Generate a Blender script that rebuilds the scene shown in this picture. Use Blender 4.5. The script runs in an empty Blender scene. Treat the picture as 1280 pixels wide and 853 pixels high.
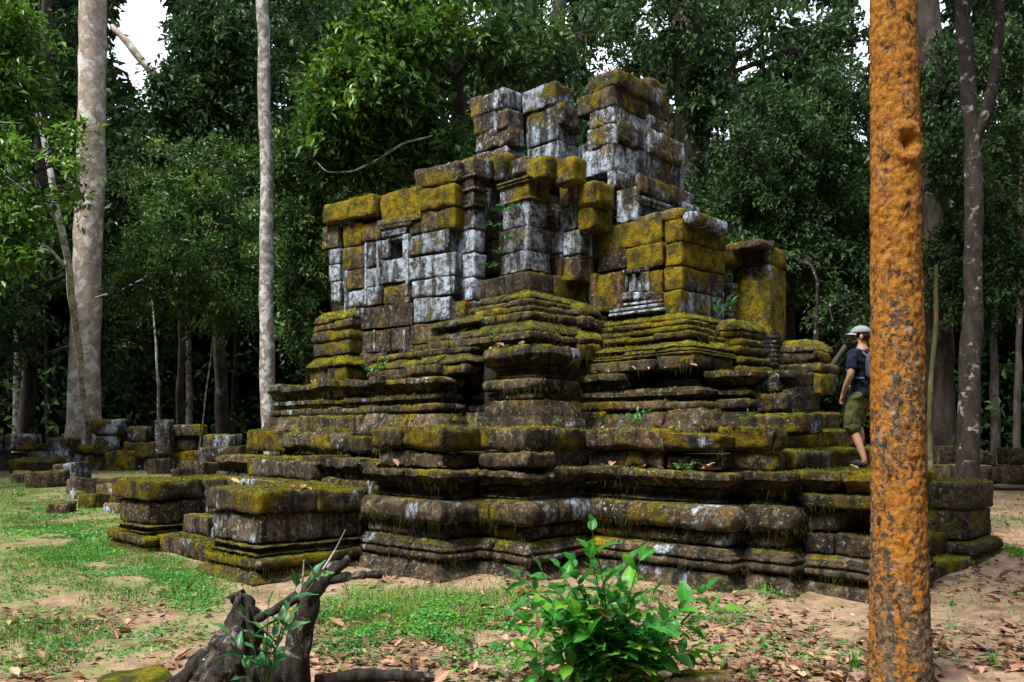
import bpy, math, random
import numpy as np

# ------------------------------------------------------------------ camera, sky, sun, exposure
scene = bpy.context.scene
col = scene.collection
PXF, PXC, HOR, EYE = 1050.0, 640.0, 545.0, 1.6        # photograph: focal length in px, centre column, horizon row, eye height
cam_d = bpy.data.cameras.new("camera")
cam = bpy.data.objects.new("camera", cam_d)
col.objects.link(cam)
cam.location = (0, 0, EYE)
cam.rotation_euler = (math.radians(90), 0, 0)
cam_d.sensor_width = 36.0
cam_d.lens = 36.0 * PXF / 1280.0
cam_d.shift_y = (HOR - 426.5) / 1280.0
cam_d.clip_end = 500
scene.camera = cam

SUN_EL, SUN_AZ = math.radians(60), math.radians(-135)     # azimuth from +Y towards +X: the sun stands behind the camera, to the left
world = bpy.data.worlds.new("World")
scene.world = world
world.use_nodes = True
wn = world.node_tree.nodes; wl = world.node_tree.links
wn.clear()
wo = wn.new("ShaderNodeOutputWorld")
bg = wn.new("ShaderNodeBackground")
sky = wn.new("ShaderNodeTexSky")
sky.sky_type = 'NISHITA'
sky.sun_disc = False
sky.sun_elevation = SUN_EL
sky.sun_rotation = SUN_AZ
sky.air_density = 1.0
sky.dust_density = 4.0
cloud = wn.new("ShaderNodeMix"); cloud.data_type = 'RGBA'
cloud.inputs[0].default_value = 0.62
cloud.inputs[7].default_value = (10.5, 11.3, 12.4, 1)       # thin bright overcast over the blue
wl.new(sky.outputs[0], cloud.inputs[6])
wl.new(cloud.outputs[2], bg.inputs[0])
bg.inputs[1].default_value = 0.08
wl.new(bg.outputs[0], wo.inputs[0])
sun_d = bpy.data.lights.new("sun", 'SUN')
sun = bpy.data.objects.new("sun", sun_d)
col.objects.link(sun)
sun_d.energy = 3.2
sun_d.angle = math.radians(16)
sun_d.color = (1.0, 0.95, 0.86)
from mathutils import Vector, Euler
sdir = Vector((math.sin(SUN_AZ) * math.cos(SUN_EL), math.cos(SUN_AZ) * math.cos(SUN_EL), math.sin(SUN_EL)))
sun.rotation_euler = sdir.to_track_quat('Z', 'Y').to_euler()
sun.location = (-8, -8, 20)
vs = scene.view_settings
vs.view_transform = 'Standard'; vs.look = 'None'; vs.gamma = 1.0; vs.use_curve_mapping = False
vs.exposure = 1.58
cy = scene.cycles
cy.use_denoising = True
cy.max_bounces = 6; cy.diffuse_bounces = 3; cy.glossy_bounces = 2; cy.transmission_bounces = 4; cy.transparent_max_bounces = 4
cy.caustics_reflective = False; cy.caustics_refractive = False

# ------------------------------------------------------------------ helpers
RS = np.random.RandomState(7)
random.seed(11)
_T = RS.rand(64, 64, 64).astype(np.float32) * 2 - 1

def vnoise(p, f=1.0, off=0.0):
    q = np.asarray(p, dtype=np.float64) * f + off + 137.3
    i = np.floor(q).astype(np.int64); r = q - i
    r = r * r * (3 - 2 * r)
    i &= 63; j = (i + 1) & 63
    x0, y0, z0 = i[:, 0], i[:, 1], i[:, 2]; x1, y1, z1 = j[:, 0], j[:, 1], j[:, 2]
    fx, fy, fz = r[:, 0], r[:, 1], r[:, 2]
    a = _T[x0, y0, z0] * (1 - fx) + _T[x1, y0, z0] * fx
    b = _T[x0, y1, z0] * (1 - fx) + _T[x1, y1, z0] * fx
    c = _T[x0, y0, z1] * (1 - fx) + _T[x1, y0, z1] * fx
    d = _T[x0, y1, z1] * (1 - fx) + _T[x1, y1, z1] * fx
    return (a * (1 - fy) + b * fy) * (1 - fz) + (c * (1 - fy) + d * fy) * fz

def fbm(p, f=1.0, octv=3, off=0.0):
    s = 0; a = 1.0
    for k in range(octv):
        s = s + a * vnoise(p, f * 2 ** k, off + 17.7 * k); a *= 0.5
    return s

def vecnoise(p, f, off=0.0):
    return np.stack([vnoise(p, f, off), vnoise(p, f, off + 31.4), vnoise(p, f, off + 63.1)], 1)

def mesh_np(name, v, faces, mat=None, smooth=True, tint=None):
    """v: (n,3) array; faces: (m,3|4) array or list of arrays"""
    me = bpy.data.meshes.new(name)
    if not isinstance(faces, list): faces = [faces]
    faces = [np.asarray(f, dtype=np.int32) for f in faces if len(f)]
    v = np.asarray(v, dtype=np.float32)
    me.vertices.add(len(v)); me.vertices.foreach_set("co", v.ravel())
    nl = sum(f.size for f in faces); nf = sum(len(f) for f in faces)
    me.loops.add(nl); me.polygons.add(nf)
    me.loops.foreach_set("vertex_index", np.concatenate([f.ravel() for f in faces]))
    st = []; s = 0
    for f in faces:
        st.append(s + np.arange(len(f)) * f.shape[1]); s += f.size
    me.polygons.foreach_set("loop_start", np.concatenate(st).astype(np.int32))
    me.polygons.foreach_set("use_smooth", np.full(nf, smooth, dtype=bool))
    if tint is not None:
        at = me.attributes.new("tint", 'FLOAT', 'FACE'); at.data.foreach_set("value", np.asarray(tint, dtype=np.float32))
    me.update(calc_edges=True)
    me.validate()
    if mat: me.materials.append(mat)
    return me

def link(name, me, parent=None, loc=(0, 0, 0), rot=(0, 0, 0)):
    o = bpy.data.objects.new(name, me)
    col.objects.link(o)
    o.location = loc; o.rotation_euler = rot
    if parent: o.parent = parent
    return o

def tag(o, label=None, cat=None, group=None, kind=None):
    if label: o["label"] = label
    if cat: o["category"] = cat
    if group: o["group"] = group
    if kind: o["kind"] = kind
    return o

def at(px, py, Y):
    """a pixel of the photograph and a distance -> a point"""
    return np.array([(px - PXC) * Y / PXF, Y, EYE + (HOR - py) * Y / PXF])

def ground_y(py):
    return PXF * EYE / (py - HOR)

# ------------------------------------------------------------------ node materials
class NB:
    def __init__(self, name):
        self.m = bpy.data.materials.new(name); self.m.use_nodes = True
        self.t = self.m.node_tree; self.n = self.t.nodes; self.l = self.t.links
        self.n.clear()
        self.out = self.n.new("ShaderNodeOutputMaterial")
        self.b = self.n.new("ShaderNodeBsdfPrincipled")
        self.l.new(self.b.outputs[0], self.out.inputs[0])
    def put(self, sock, v):
        if isinstance(v, (int, float)): sock.default_value = v
        elif isinstance(v, (tuple, list)):
            sock.default_value = tuple(v) + ((1,) if len(v) == 3 and len(sock.default_value) == 4 else ())
        else: self.l.new(v, sock)
    def pos(self):
        return self.n.new("ShaderNodeNewGeometry").outputs["Position"]
    def objco(self):
        return self.n.new("ShaderNodeTexCoord").outputs["Object"]
    def mapping(self, v, scale=(1, 1, 1), loc=(0, 0, 0)):
        m = self.n.new("ShaderNodeMapping"); self.put(m.inputs[0], v); m.inputs[3].default_value = scale; self.put(m.inputs[1], loc)
        return m.outputs[0]
    def noise(self, v, scale, detail=4, rough=0.6, dist=0.0):
        n = self.n.new("ShaderNodeTexNoise"); self.put(n.inputs["Vector"], v)
        n.inputs["Scale"].default_value = scale; n.inputs["Detail"].default_value = detail
        n.inputs["Roughness"].default_value = rough; n.inputs["Distortion"].default_value = dist
        return n.outputs[0]
    def voro(self, v, scale, feat='F1', out=0):
        n = self.n.new("ShaderNodeTexVoronoi"); n.feature = feat; self.put(n.inputs["Vector"], v); n.inputs["Scale"].default_value = scale
        return n.outputs[out]
    def ramp(self, v, lo, hi, a=0.0, b=1.0):
        n = self.n.new("ShaderNodeMapRange"); n.interpolation_type = 'SMOOTHSTEP'
        self.put(n.inputs[0], v)
        for i, x in ((1, lo), (2, hi), (3, a), (4, b)): self.put(n.inputs[i], x)
        return n.outputs[0]
    def math(self, op, a, b=0.0, clamp=False):
        n = self.n.new("ShaderNodeMath"); n.operation = op; n.use_clamp = clamp
        self.put(n.inputs[0], a); self.put(n.inputs[1], b)
        return n.outputs[0]
    def mix(self, f, a, b):
        n = self.n.new("ShaderNodeMix"); n.data_type = 'RGBA'
        self.put(n.inputs[0], f); self.put(n.inputs[6], a); self.put(n.inputs[7], b)
        return n.outputs[2]
    def bump(self, h, strength=0.5, dist=0.02, normal=None):
        n = self.n.new("ShaderNodeBump"); n.inputs["Strength"].default_value = strength; n.inputs["Distance"].default_value = dist
        self.put(n.inputs["Height"], h)
        if normal: self.l.new(normal, n.inputs["Normal"])
        self.l.new(n.outputs[0], self.b.inputs["Normal"])
        return n.outputs[0]
    def attr(self, name):
        n = self.n.new("ShaderNodeAttribute"); n.attribute_name = name
        return n.outputs["Fac"]
    def rnd(self):
        return self.n.new("ShaderNodeObjectInfo").outputs["Random"]
    def ocol(self):
        n = self.n.new("ShaderNodeObjectInfo"); s = self.n.new("ShaderNodeSeparateColor")
        self.l.new(n.outputs["Color"], s.inputs[0])
        return s.outputs[0], s.outputs[1], s.outputs[2]
    def nz(self):
        g = self.n.new("ShaderNodeNewGeometry"); s = self.n.new("ShaderNodeSeparateXYZ")
        self.l.new(g.outputs["Normal"], s.inputs[0])
        return s.outputs[2]
    def base(self, c, rough=0.85, spec=0.25):
        self.put(self.b.inputs["Base Color"], c); self.put(self.b.inputs["Roughness"], rough)
        self.b.inputs["Specular IOR Level"].default_value = spec
        return self.m

def mat_stone():
    k = NB("weathered_sandstone")
    p = k.pos(); och, lich, wet = k.ocol(); rnd = k.rnd()
    off = k.n.new("ShaderNodeVectorMath"); off.operation = 'ADD'
    cmb = k.n.new("ShaderNodeCombineXYZ"); k.put(cmb.inputs[0], k.math('MULTIPLY', rnd, 0.9)); k.put(cmb.inputs[1], k.math('MULTIPLY', rnd, 0.5))
    k.put(off.inputs[0], p); k.put(off.inputs[1], cmb.outputs[0]); q = off.outputs[0]
    n1 = k.noise(q, 3.0, 4, 0.65); n2 = k.noise(q, 14.0, 3, 0.7); n3 = k.noise(p, 1.15, 2, 0.6)
    fine = k.noise(p, 48.0, 2, 0.75)
    # bare stone: brown, grey or pinkish, one hue a block
    hue = k.mix(k.ramp(rnd, 0.2, 0.9), (0.092, 0.060, 0.030), (0.100, 0.074, 0.052))
    c = k.mix(k.ramp(n1, 0.34, 0.68), (0.017, 0.013, 0.009), hue)
    c = k.mix(k.ramp(n2, 0.50, 0.68, 0, 0.8), c, (0.21, 0.17, 0.125))
    c = k.mix(k.ramp(fine, 0.50, 0.66, 0, 0.7), c, (0.013, 0.010, 0.008))
    zone = k.ramp(n3, .36, .64, -.10, .10)
    # black algae running down
    st = k.noise(k.mapping(p, (6.0, 6.0, 0.9)), 1.0, 4, 0.65)
    c = k.mix(k.ramp(st, 0.49, 0.62, 0, 0.85), c, (0.008, 0.0075, 0.007))
    # pale blue grey lichen crust
    l1 = k.noise(k.mapping(q, (2.9, 2.9, 1.7)), 1.0, 5, 0.75, 0.4)
    lm = k.ramp(k.math('ADD', l1, k.math('SUBTRACT', k.math('MULTIPLY', k.math('SUBTRACT', lich, 0.5), 0.5), zone)), 0.56, 0.66)
    lc = k.mix(k.ramp(n2, .35, .65), (0.13, 0.145, 0.175), (0.40, 0.47, 0.58))
    c = k.mix(k.math('MULTIPLY', lm, k.math('MULTIPLY', k.ramp(n2, 0.32, 0.5, 0.1, 0.95), k.ramp(st, 0.46, 0.62, 1.0, 0.12))), c, lc)
    sp = k.noise(p, 24.0, 3, 0.6)
    c = k.mix(k.math('MULTIPLY', k.ramp(sp, 0.6, 0.66), k.ramp(k.math('ADD', n3, k.math('MULTIPLY', lich, 0.3)), 0.5, 0.8, 0, 0.8)), c, (0.36, 0.38, 0.34))
    # ochre and olive moss on faces
    m1 = k.noise(p, 2.1, 6, 0.72, 0.3)
    mm = k.ramp(k.math('ADD', m1, k.math('ADD', k.math('MULTIPLY', k.math('SUBTRACT', och, 0.5), 0.5), zone)), 0.52, 0.64)
    mc = k.mix(k.ramp(k.noise(q, 5.0, 3, .65), 0.35, 0.62), (0.040, 0.038, 0.005), (0.215, 0.155, 0.007))
    mc = k.mix(k.ramp(k.noise(q, 4.1, 2), 0.68, 0.74, 0, 0.7), mc, (0.36, 0.14, 0.012))
    mc = k.mix(k.ramp(fine, .45, .62, 0, .55), mc, (0.022, 0.018, 0.006))
    c = k.mix(k.math('MULTIPLY', mm, k.ramp(n2, 0.3, 0.5, 0.35, 1.0)), c, mc)
    # green moss cushions on what faces up
    up = k.math('ADD', k.nz(), k.math('MULTIPLY', k.math('SUBTRACT', k.noise(p, 4.5, 4, 0.7), 0.5), 2.2))
    um = k.ramp(k.math('ADD', up, k.math('MULTIPLY', wet, 0.75)), 0.92, 1.3)
    uc = k.mix(k.ramp(k.noise(p, 6.0, 3), 0.35, 0.65), (0.034, 0.042, 0.005), (0.19, 0.172, 0.007))
    uc = k.mix(k.math('MULTIPLY', k.ramp(fine, 0.42, 0.62), 0.65), uc, (0.014, 0.015, 0.004))
    c = k.mix(k.math('MULTIPLY', um, 0.92), c, uc)
    hs = k.n.new("ShaderNodeHueSaturation"); hs.inputs["Saturation"].default_value = 1.12
    k.put(hs.inputs["Value"], k.math('ADD', k.math('MULTIPLY', k.math('FRACT', k.math('MULTIPLY', rnd, 13.7)), 0.6), 0.72)); k.put(hs.inputs["Color"], c); c = hs.outputs[0]
    k.bump(k.noise(p, 15.0, 5, 0.8), 1.0, 0.06)
    return k.base(c, 0.9, 0.2)

def mat_leaf(name, c0, c1, c2, trans=0.35, rough=0.42, spec=0.35):
    k = NB(name)
    t = k.attr("tint")
    c = k.mix(k.ramp(t, 0.0, 0.6), c0, c1)
    c = k.mix(k.ramp(t, 0.72, 1.0), c, c2)
    k.base(c, rough, spec)
    tr = k.n.new("ShaderNodeBsdfTranslucent"); k.put(tr.inputs[0], c)
    mx = k.n.new("ShaderNodeMixShader"); mx.inputs[0].default_value = trans
    k.l.new(k.b.outputs[0], mx.inputs[1]); k.l.new(tr.outputs[0], mx.inputs[2]); k.l.new(mx.outputs[0], k.out.inputs[0])
    return k.m

def mat_bark(name, dark, mid, pale, pale_amt=0.5, vscale=6.0, stretch=0.25, bumpd=0.02, moss=None):
    k = NB(name); p = k.pos(); q = k.mapping(p, (1, 1, stretch))
    n1 = k.noise(q, vscale, 6, 0.65); n2 = k.noise(p, vscale * 0.55, 6, 0.7, 0.5); n3 = k.noise(p, vscale * 6, 4, 0.7)
    c = k.mix(k.ramp(n1, 0.32, 0.66), dark, mid)
    c = k.mix(k.math('MULTIPLY', k.ramp(n2, 0.62 - 0.3 * pale_amt, 0.72 - 0.3 * pale_amt), k.ramp(n3, 0.3, 0.6, 0.4, 1)), c, pale)
    if moss: c = k.mix(k.ramp(k.noise(p, 1.3, 4), 0.5, 0.62, 0, 0.8), c, moss)
    k.bump(k.math('ADD', n1, k.math('MULTIPLY', n3, 0.5)), 0.8, bumpd)
    return k.base(c, 0.88, 0.2)

def mat_plain(name, c, rough=0.8, var=0.25, scale=12.0, spec=0.25, bumpd=0.004):
    k = NB(name); p = k.objco(); n = k.noise(p, scale, 5, 0.65)
    d = tuple(x * (1 - var) for x in c); e = tuple(min(1, x * (1 + var)) for x in c)
    k.bump(k.noise(p, scale * 6, 3), 0.4, bumpd)
    return k.base(k.mix(k.ramp(n, 0.3, 0.7), d, e), rough, spec)

STONE = mat_stone()
CORE = mat_plain("dark_core_rubble", (0.022, 0.018, 0.014), 0.95, 0.5, 5.0, 0.1, 0.02)
LEAF_MID = mat_leaf("leaf_mid_green", (0.014, 0.044, 0.009), (0.050, 0.122, 0.018), (0.23, 0.27, 0.03))
LEAF_DARK = mat_leaf("leaf_dark_green", (0.010, 0.028, 0.009), (0.030, 0.074, 0.017), (0.085, 0.135, 0.022), .3, .55, .22)
LEAF_LIME = mat_leaf("leaf_lime_green", (0.035, 0.10, 0.012), (0.095, 0.22, 0.020), (0.27, 0.36, 0.03))
LEAF_WEED = mat_leaf("leaf_weed_green", (0.026, 0.12, 0.020), (0.065, 0.24, 0.035), (0.16, 0.32, 0.03), 0.3)
LEAF_SHRUB = mat_leaf("leaf_shrub_green", (0.018, 0.14, 0.030), (0.03, 0.22, 0.05), (0.09, 0.30, 0.045), 0.3, 0.38, 0.4)
LEAF_FALL = mat_leaf("fallen_leaf_brown", (0.035, 0.02, 0.013), (0.16, 0.085, 0.05), (0.34, 0.20, 0.11), 0.15, 0.7, 0.25)

# ------------------------------------------------------------------ ground
_LW = [(-6.1, -6.5)] and [(0.15 + (b - a) * .70711, 9.1 - (a + b) * .70711) for a, b in ((1.95, -6.5), (1.95, -2.2), (.6, -2.2), (.6, -.75), (.08, -.75), (.08, .08), (-1.0, .08), (-1.0, 1.9), (-1.6, 2.4), (-1.6, 3.3), (-5.2, 3.3))]
def gh(x, y):
    x = np.asarray(x, float); y = np.asarray(y, float)
    p = np.stack([x.ravel(), y.ravel(), np.zeros(x.size)], 1)
    h = 0.035 * fbm(p, 0.45, 3) + 0.012 * fbm(p, 2.3, 2)
    h = h.reshape(x.shape)
    h = h + 0.14 * np.exp(-((x - 6.3) ** 2 / 6 + (y - 10.6) ** 2 / 5))       # rises beside the stair
    h = h - 0.04 * np.exp(-((x + 3.0) ** 2 / 3 + (y - 8.8) ** 2 / 3))
    dm = np.full(x.shape, 9.0)
    for (x0, y0), (x1, y1) in zip(_LW[:-1], _LW[1:]):                         # soil banked against the plinth
        ux, uy = x1 - x0, y1 - y0; t = np.clip(((x - x0) * ux + (y - y0) * uy) / (ux * ux + uy * uy), 0, 1)
        dm = np.minimum(dm, np.hypot(x - x0 - t * ux, y - y0 - t * uy))
    h = h + (0.035 + .04 * fbm(p, 1.7, 2).reshape(x.shape)) * np.exp(-(dm / .3) ** 2)
    t = np.clip((y - 12.5) / 11, 0, 1); h = h + 0.55 * t * t * (3 - 2 * t)
    return h

def gz(x, y): return float(gh(np.array([x]), np.array([y]))[0])

def mat_ground():
    k = NB("sandy_forest_floor"); p = k.pos()
    sx = k.n.new("ShaderNodeSeparateXYZ"); k.put(sx.inputs[0], p)
    X, Y = sx.outputs[0], sx.outputs[1]
    n1 = k.noise(p, 0.9, 6, 0.65); n2 = k.noise(p, 7.0, 6, 0.7); n3 = k.noise(p, 45.0, 4, 0.7); n4 = k.noise(p, 2.2, 5, 0.7)
    c = k.mix(k.ramp(n2, 0.3, 0.7), (0.16, 0.108, 0.070), (0.29, 0.205, 0.14))
    c = k.mix(k.ramp(n3, 0.50, 0.68, 0, 0.8), c, (0.09, 0.052, 0.035))
    c = k.mix(k.ramp(n4, 0.46, 0.66, 0, 0.85), c, (0.085, 0.058, 0.036))
    gm = k.ramp(k.math('ADD', n1, k.math('MULTIPLY', k.ramp(X, -7.0, 0.5, 0.17, -0.08), 1.0)), 0.49, 0.62)
    gm = k.math('MULTIPLY', gm, k.math('MULTIPLY', k.ramp(n2, 0.38, 0.55, 0.1, 1.0), k.ramp(n3, .38, .56, .25, 1)))
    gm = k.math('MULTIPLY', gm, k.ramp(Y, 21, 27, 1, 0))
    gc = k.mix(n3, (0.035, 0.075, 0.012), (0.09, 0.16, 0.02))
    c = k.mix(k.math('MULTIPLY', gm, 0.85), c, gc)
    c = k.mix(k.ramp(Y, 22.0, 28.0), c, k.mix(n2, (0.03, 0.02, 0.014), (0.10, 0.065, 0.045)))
    k.bump(k.math('ADD', k.math('MULTIPLY', n2, 1.0), k.math('MULTIPLY', n3, 0.5)), 0.7, 0.03)
    return k.base(c, 0.95, 0.15)

def make_ground():
    def axis(lo, hi, near0, near1, fine, grow=1.25):
        a = list(np.arange(near0, near1 + 1e-6, fine)); s = fine
        while a[-1] < hi: s *= grow; a.append(min(hi, a[-1] + s))
        s = fine
        while a[0] > lo: s *= grow; a.insert(0, max(lo, a[0] - s))
        return np.array(a)
    xs = axis(-220, 220, -9, 9, 0.12); ys = axis(-60, 320, 3, 15, 0.12)
    gx, gy = np.meshgrid(xs, ys); z = gh(gx, gy)
    v = np.stack([gx.ravel(), gy.ravel(), z.ravel()], 1)
    nx, ny = len(xs), len(ys); i = np.arange(nx * ny).reshape(ny, nx)
    f = np.stack([i[:-1, :-1].ravel(), i[:-1, 1:].ravel(), i[1:, 1:].ravel(), i[1:, :-1].ravel()], 1)
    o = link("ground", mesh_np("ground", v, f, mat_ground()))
    tag(o, "sandy pinkish forest floor with green moss patches and fallen leaves", "ground", kind="structure")
make_ground()

# ------------------------------------------------------------------ stones
_topo = {}
def box_topo(nx, ny, nz):
    key = (nx, ny, nz)
    if key in _topo: return _topo[key]
    idx = {}; ijk = []; q = []
    def vid(i, j, k):
        t = (i, j, k)
        if t not in idx: idx[t] = len(ijk); ijk.append(t)
        return idx[t]
    for j in range(ny):
        for k in range(nz):
            q.append((vid(0, j, k), vid(0, j, k + 1), vid(0, j + 1, k + 1), vid(0, j + 1, k)))
            q.append((vid(nx, j, k), vid(nx, j + 1, k), vid(nx, j + 1, k + 1), vid(nx, j, k + 1)))
    for i in range(nx):
        for k in range(nz):
            q.append((vid(i, 0, k), vid(i + 1, 0, k), vid(i + 1, 0, k + 1), vid(i, 0, k + 1)))
            q.append((vid(i, ny, k), vid(i, ny, k + 1), vid(i + 1, ny, k + 1), vid(i + 1, ny, k)))
    for i in range(nx):
        for j in range(ny):
            q.append((vid(i, j, 0), vid(i, j + 1, 0), vid(i + 1, j + 1, 0), vid(i + 1, j, 0)))
            q.append((vid(i, j, nz), vid(i + 1, j, nz), vid(i + 1, j + 1, nz), vid(i, j + 1, nz)))
    _topo[key] = (np.array(ijk), np.array(q, dtype=np.int32))
    return _topo[key]

SEED = [0]
MOSS = []
temple = None
def stone(parent, name, a0, a1, b0, b1, z0, z1, prof=None, fa=1, fb=0, colr=(0.5, 0.4, 0.3), er=1.0, r=0.03, rz=0.0, jit=1.0, step=0.055, mat=None, gap=0.005):
    """one eroded block between two corners; prof = [(t, outward metres)...] is cut into its outer faces"""
    SEED[0] += 1; sd = SEED[0]
    rr = random.Random(sd * 7919)
    d = np.array([a1 - a0, b1 - b0, z1 - z0]) - 2 * gap
    h = d / 2; c = np.array([(a0 + a1) / 2, (b0 + b1) / 2, (z0 + z1) / 2])
    n = np.clip(np.round(d / step), 2, 18).astype(int) + 2
    if prof is not None:
        zl = np.array([x_[0] for x_ in prof]); zl = np.unique(np.r_[zl, np.linspace(0, 1, 6)]); zl = zl[np.r_[True, np.diff(zl) > .015]]; zl[-1] = 1; n[2] = len(zl) - 1
    else: n[2] = max(4, n[2])
    ijk, q = box_topo(*n)
    rd = min(r * rr.uniform(0.6, 1.2), 0.4 * h.min())
    u = np.empty((len(ijk), 3))
    for ax in range(3):
        if ax == 2 and prof is not None: line = zl * 2 - 1
        else:
            e = rd / h[ax] * .9
            line = np.r_[-1, np.linspace(-1 + e, 1 - e, n[ax] - 1), 1]
        u[:, ax] = line[ijk[:, ax]]
    p = u * h
    t = (u[:, 2] + 1) / 2
    cl = np.clip(p, -(h - rd), h - rd); dd = p - cl; ln = np.linalg.norm(dd, axis=1, keepdims=True) + 1e-9
    p = cl + dd / ln * np.minimum(ln, rd)
    if prof is not None:
        pt, pv = zip(*prof); o = np.interp(t, pt, pv)
        p[:, 0] += fa * o * np.clip(p[:, 0] / h[0], 0, 1)
        p[:, 1] += fb * o * np.clip(p[:, 1] / h[1], 0, 1)
    w = c + p
    s2 = np.sort(np.abs(u), axis=1)[:, 1]
    edge = np.clip((s2 - 0.72) / 0.28, 0, 1)
    chip = edge * (np.clip(vnoise(w, 3.1, sd * 1.7) - 0.2, 0, 1) * 1.1 + np.clip(vnoise(w, 8.5, sd * 2.9) - 0.25, 0, 1) * .7)
    cut = .075 * er * chip / (np.linalg.norm(p, axis=1) + .05)
    p = p * (1 - np.clip(cut, 0, .5)[:, None])
    er = er * min(1.0, .35 + h[2] / .14)
    p = p + vecnoise(w, 2.7, sd * 3.3) * 0.008 * er + vecnoise(w, 7.0, sd) * 0.008 * er + vecnoise(w, 17.0, 5.0) * 0.0075 * er
    if parent is not None and parent.parent is temple: MOSS.append((c + p, q, colr, name))
    me = mesh_np(name, p, q, mat or STONE)
    c = c + np.array([rr.uniform(-1, 1), rr.uniform(-1, 1), 0]) * 0.014 * jit
    o = link(name, me, parent, c, (rr.uniform(-1, 1) * 0.016 * jit, rr.uniform(-1, 1) * 0.016 * jit, rz + rr.uniform(-1, 1) * 0.022 * jit))
    v = 0.10
    o.color = tuple(min(1, max(0, x + rr.uniform(-v, v))) for x in colr) + (1,)
    return o

# temple frame: a runs towards the near left stair, b towards the near right stair, the near corner of the platform is (0, 0)
KX, KY = 0.15, 9.1
S2 = math.sqrt(0.5)
temple = tag(link("stone_temple", None, None, (KX, KY, 0), (0, 0, math.radians(225))),
             "ruined mossy sandstone temple with stepped moulded platform and broken tower", "temple")
def pw(a, b): return KX + S2 * (b - a), KY - S2 * (a + b)
def on_a(a, px):
    k = (px - PXC) / PXF            # X = k Y
    return (k * (KY - S2 * a) - KX + S2 * a) / (S2 * (1 + k))
def on_b(b, px):
    k = (px - PXC) / PXF
    return (KX + S2 * b - k * (KY - S2 * b)) / (S2 * (1 - k))
def zat(a, b, py): return EYE + (HOR - py) * pw(a, b)[1] / PXF

def core_box(name, boxes):
    """the rubble core behind the facing stones of one part of the temple"""
    vs_, fs_ = [], []
    for (a0, a1, b0, b1, z0, z1) in boxes:
        o = len(vs_)
        vs_ += [(a0, b0, z0), (a1, b0, z0), (a1, b1, z0), (a0, b1, z0), (a0, b0, z1), (a1, b0, z1), (a1, b1, z1), (a0, b1, z1)]
        fs_ += [(o, o + 3, o + 2, o + 1), (o + 4, o + 5, o + 6, o + 7), (o, o + 1, o + 5, o + 4), (o + 1, o + 2, o + 6, o + 5), (o + 2, o + 3, o + 7, o + 6), (o + 3, o, o + 4, o + 7)]
    return link(name, mesh_np(name, np.array(vs_), np.array(fs_), CORE, smooth=False), temple)

lower = core_box("lower_platform", [(-6.5, -0.2, -6.2, -2.3, -0.1, 1.30), (-6.5, -0.30, -2.4, -0.32, -0.1, 1.40), (-5.1, -1.36, -0.5, 1.4, -0.1, 1.40), (-4.1, -1.95, 1.3, 2.1, -0.1, .9), (-6.5, 0.16, -2.3, -1.1, -0.1, 1.22)])
upper = core_box("upper_platform", [(-6.5, -0.75, -6.1, -2.3, 1.4, 2.40), (-6.5, -1.25, -2.4, -1.6, 1.4, 2.5), (-6.5, -0.98, -1.7, -0.85, 1.4, 2.6), (-5.6, -2.2, -1.1, 0.45, 1.4, 2.2), (-4.2, -2.9, 0.4, 0.9, 1.4, 1.9)])
body = core_box("sanctuary_wall", [(-6.9, -2.05, -6.9, -2.0, 2.4, 5.15), (-3.2, -1.55, -5.0, -2.95, 2.4, 4.45), (-5.9, -3.0, -2.0, -0.95, 2.4, 4.2), (-3.6, -3.0, -1.0, -0.1, 2.4, 4.2)])
tower = core_box("tower", [(-4.4, -3.1, -2.9, -2.45, 5.1, 5.5)])
def part(name): return link(name, None, temple)

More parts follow.
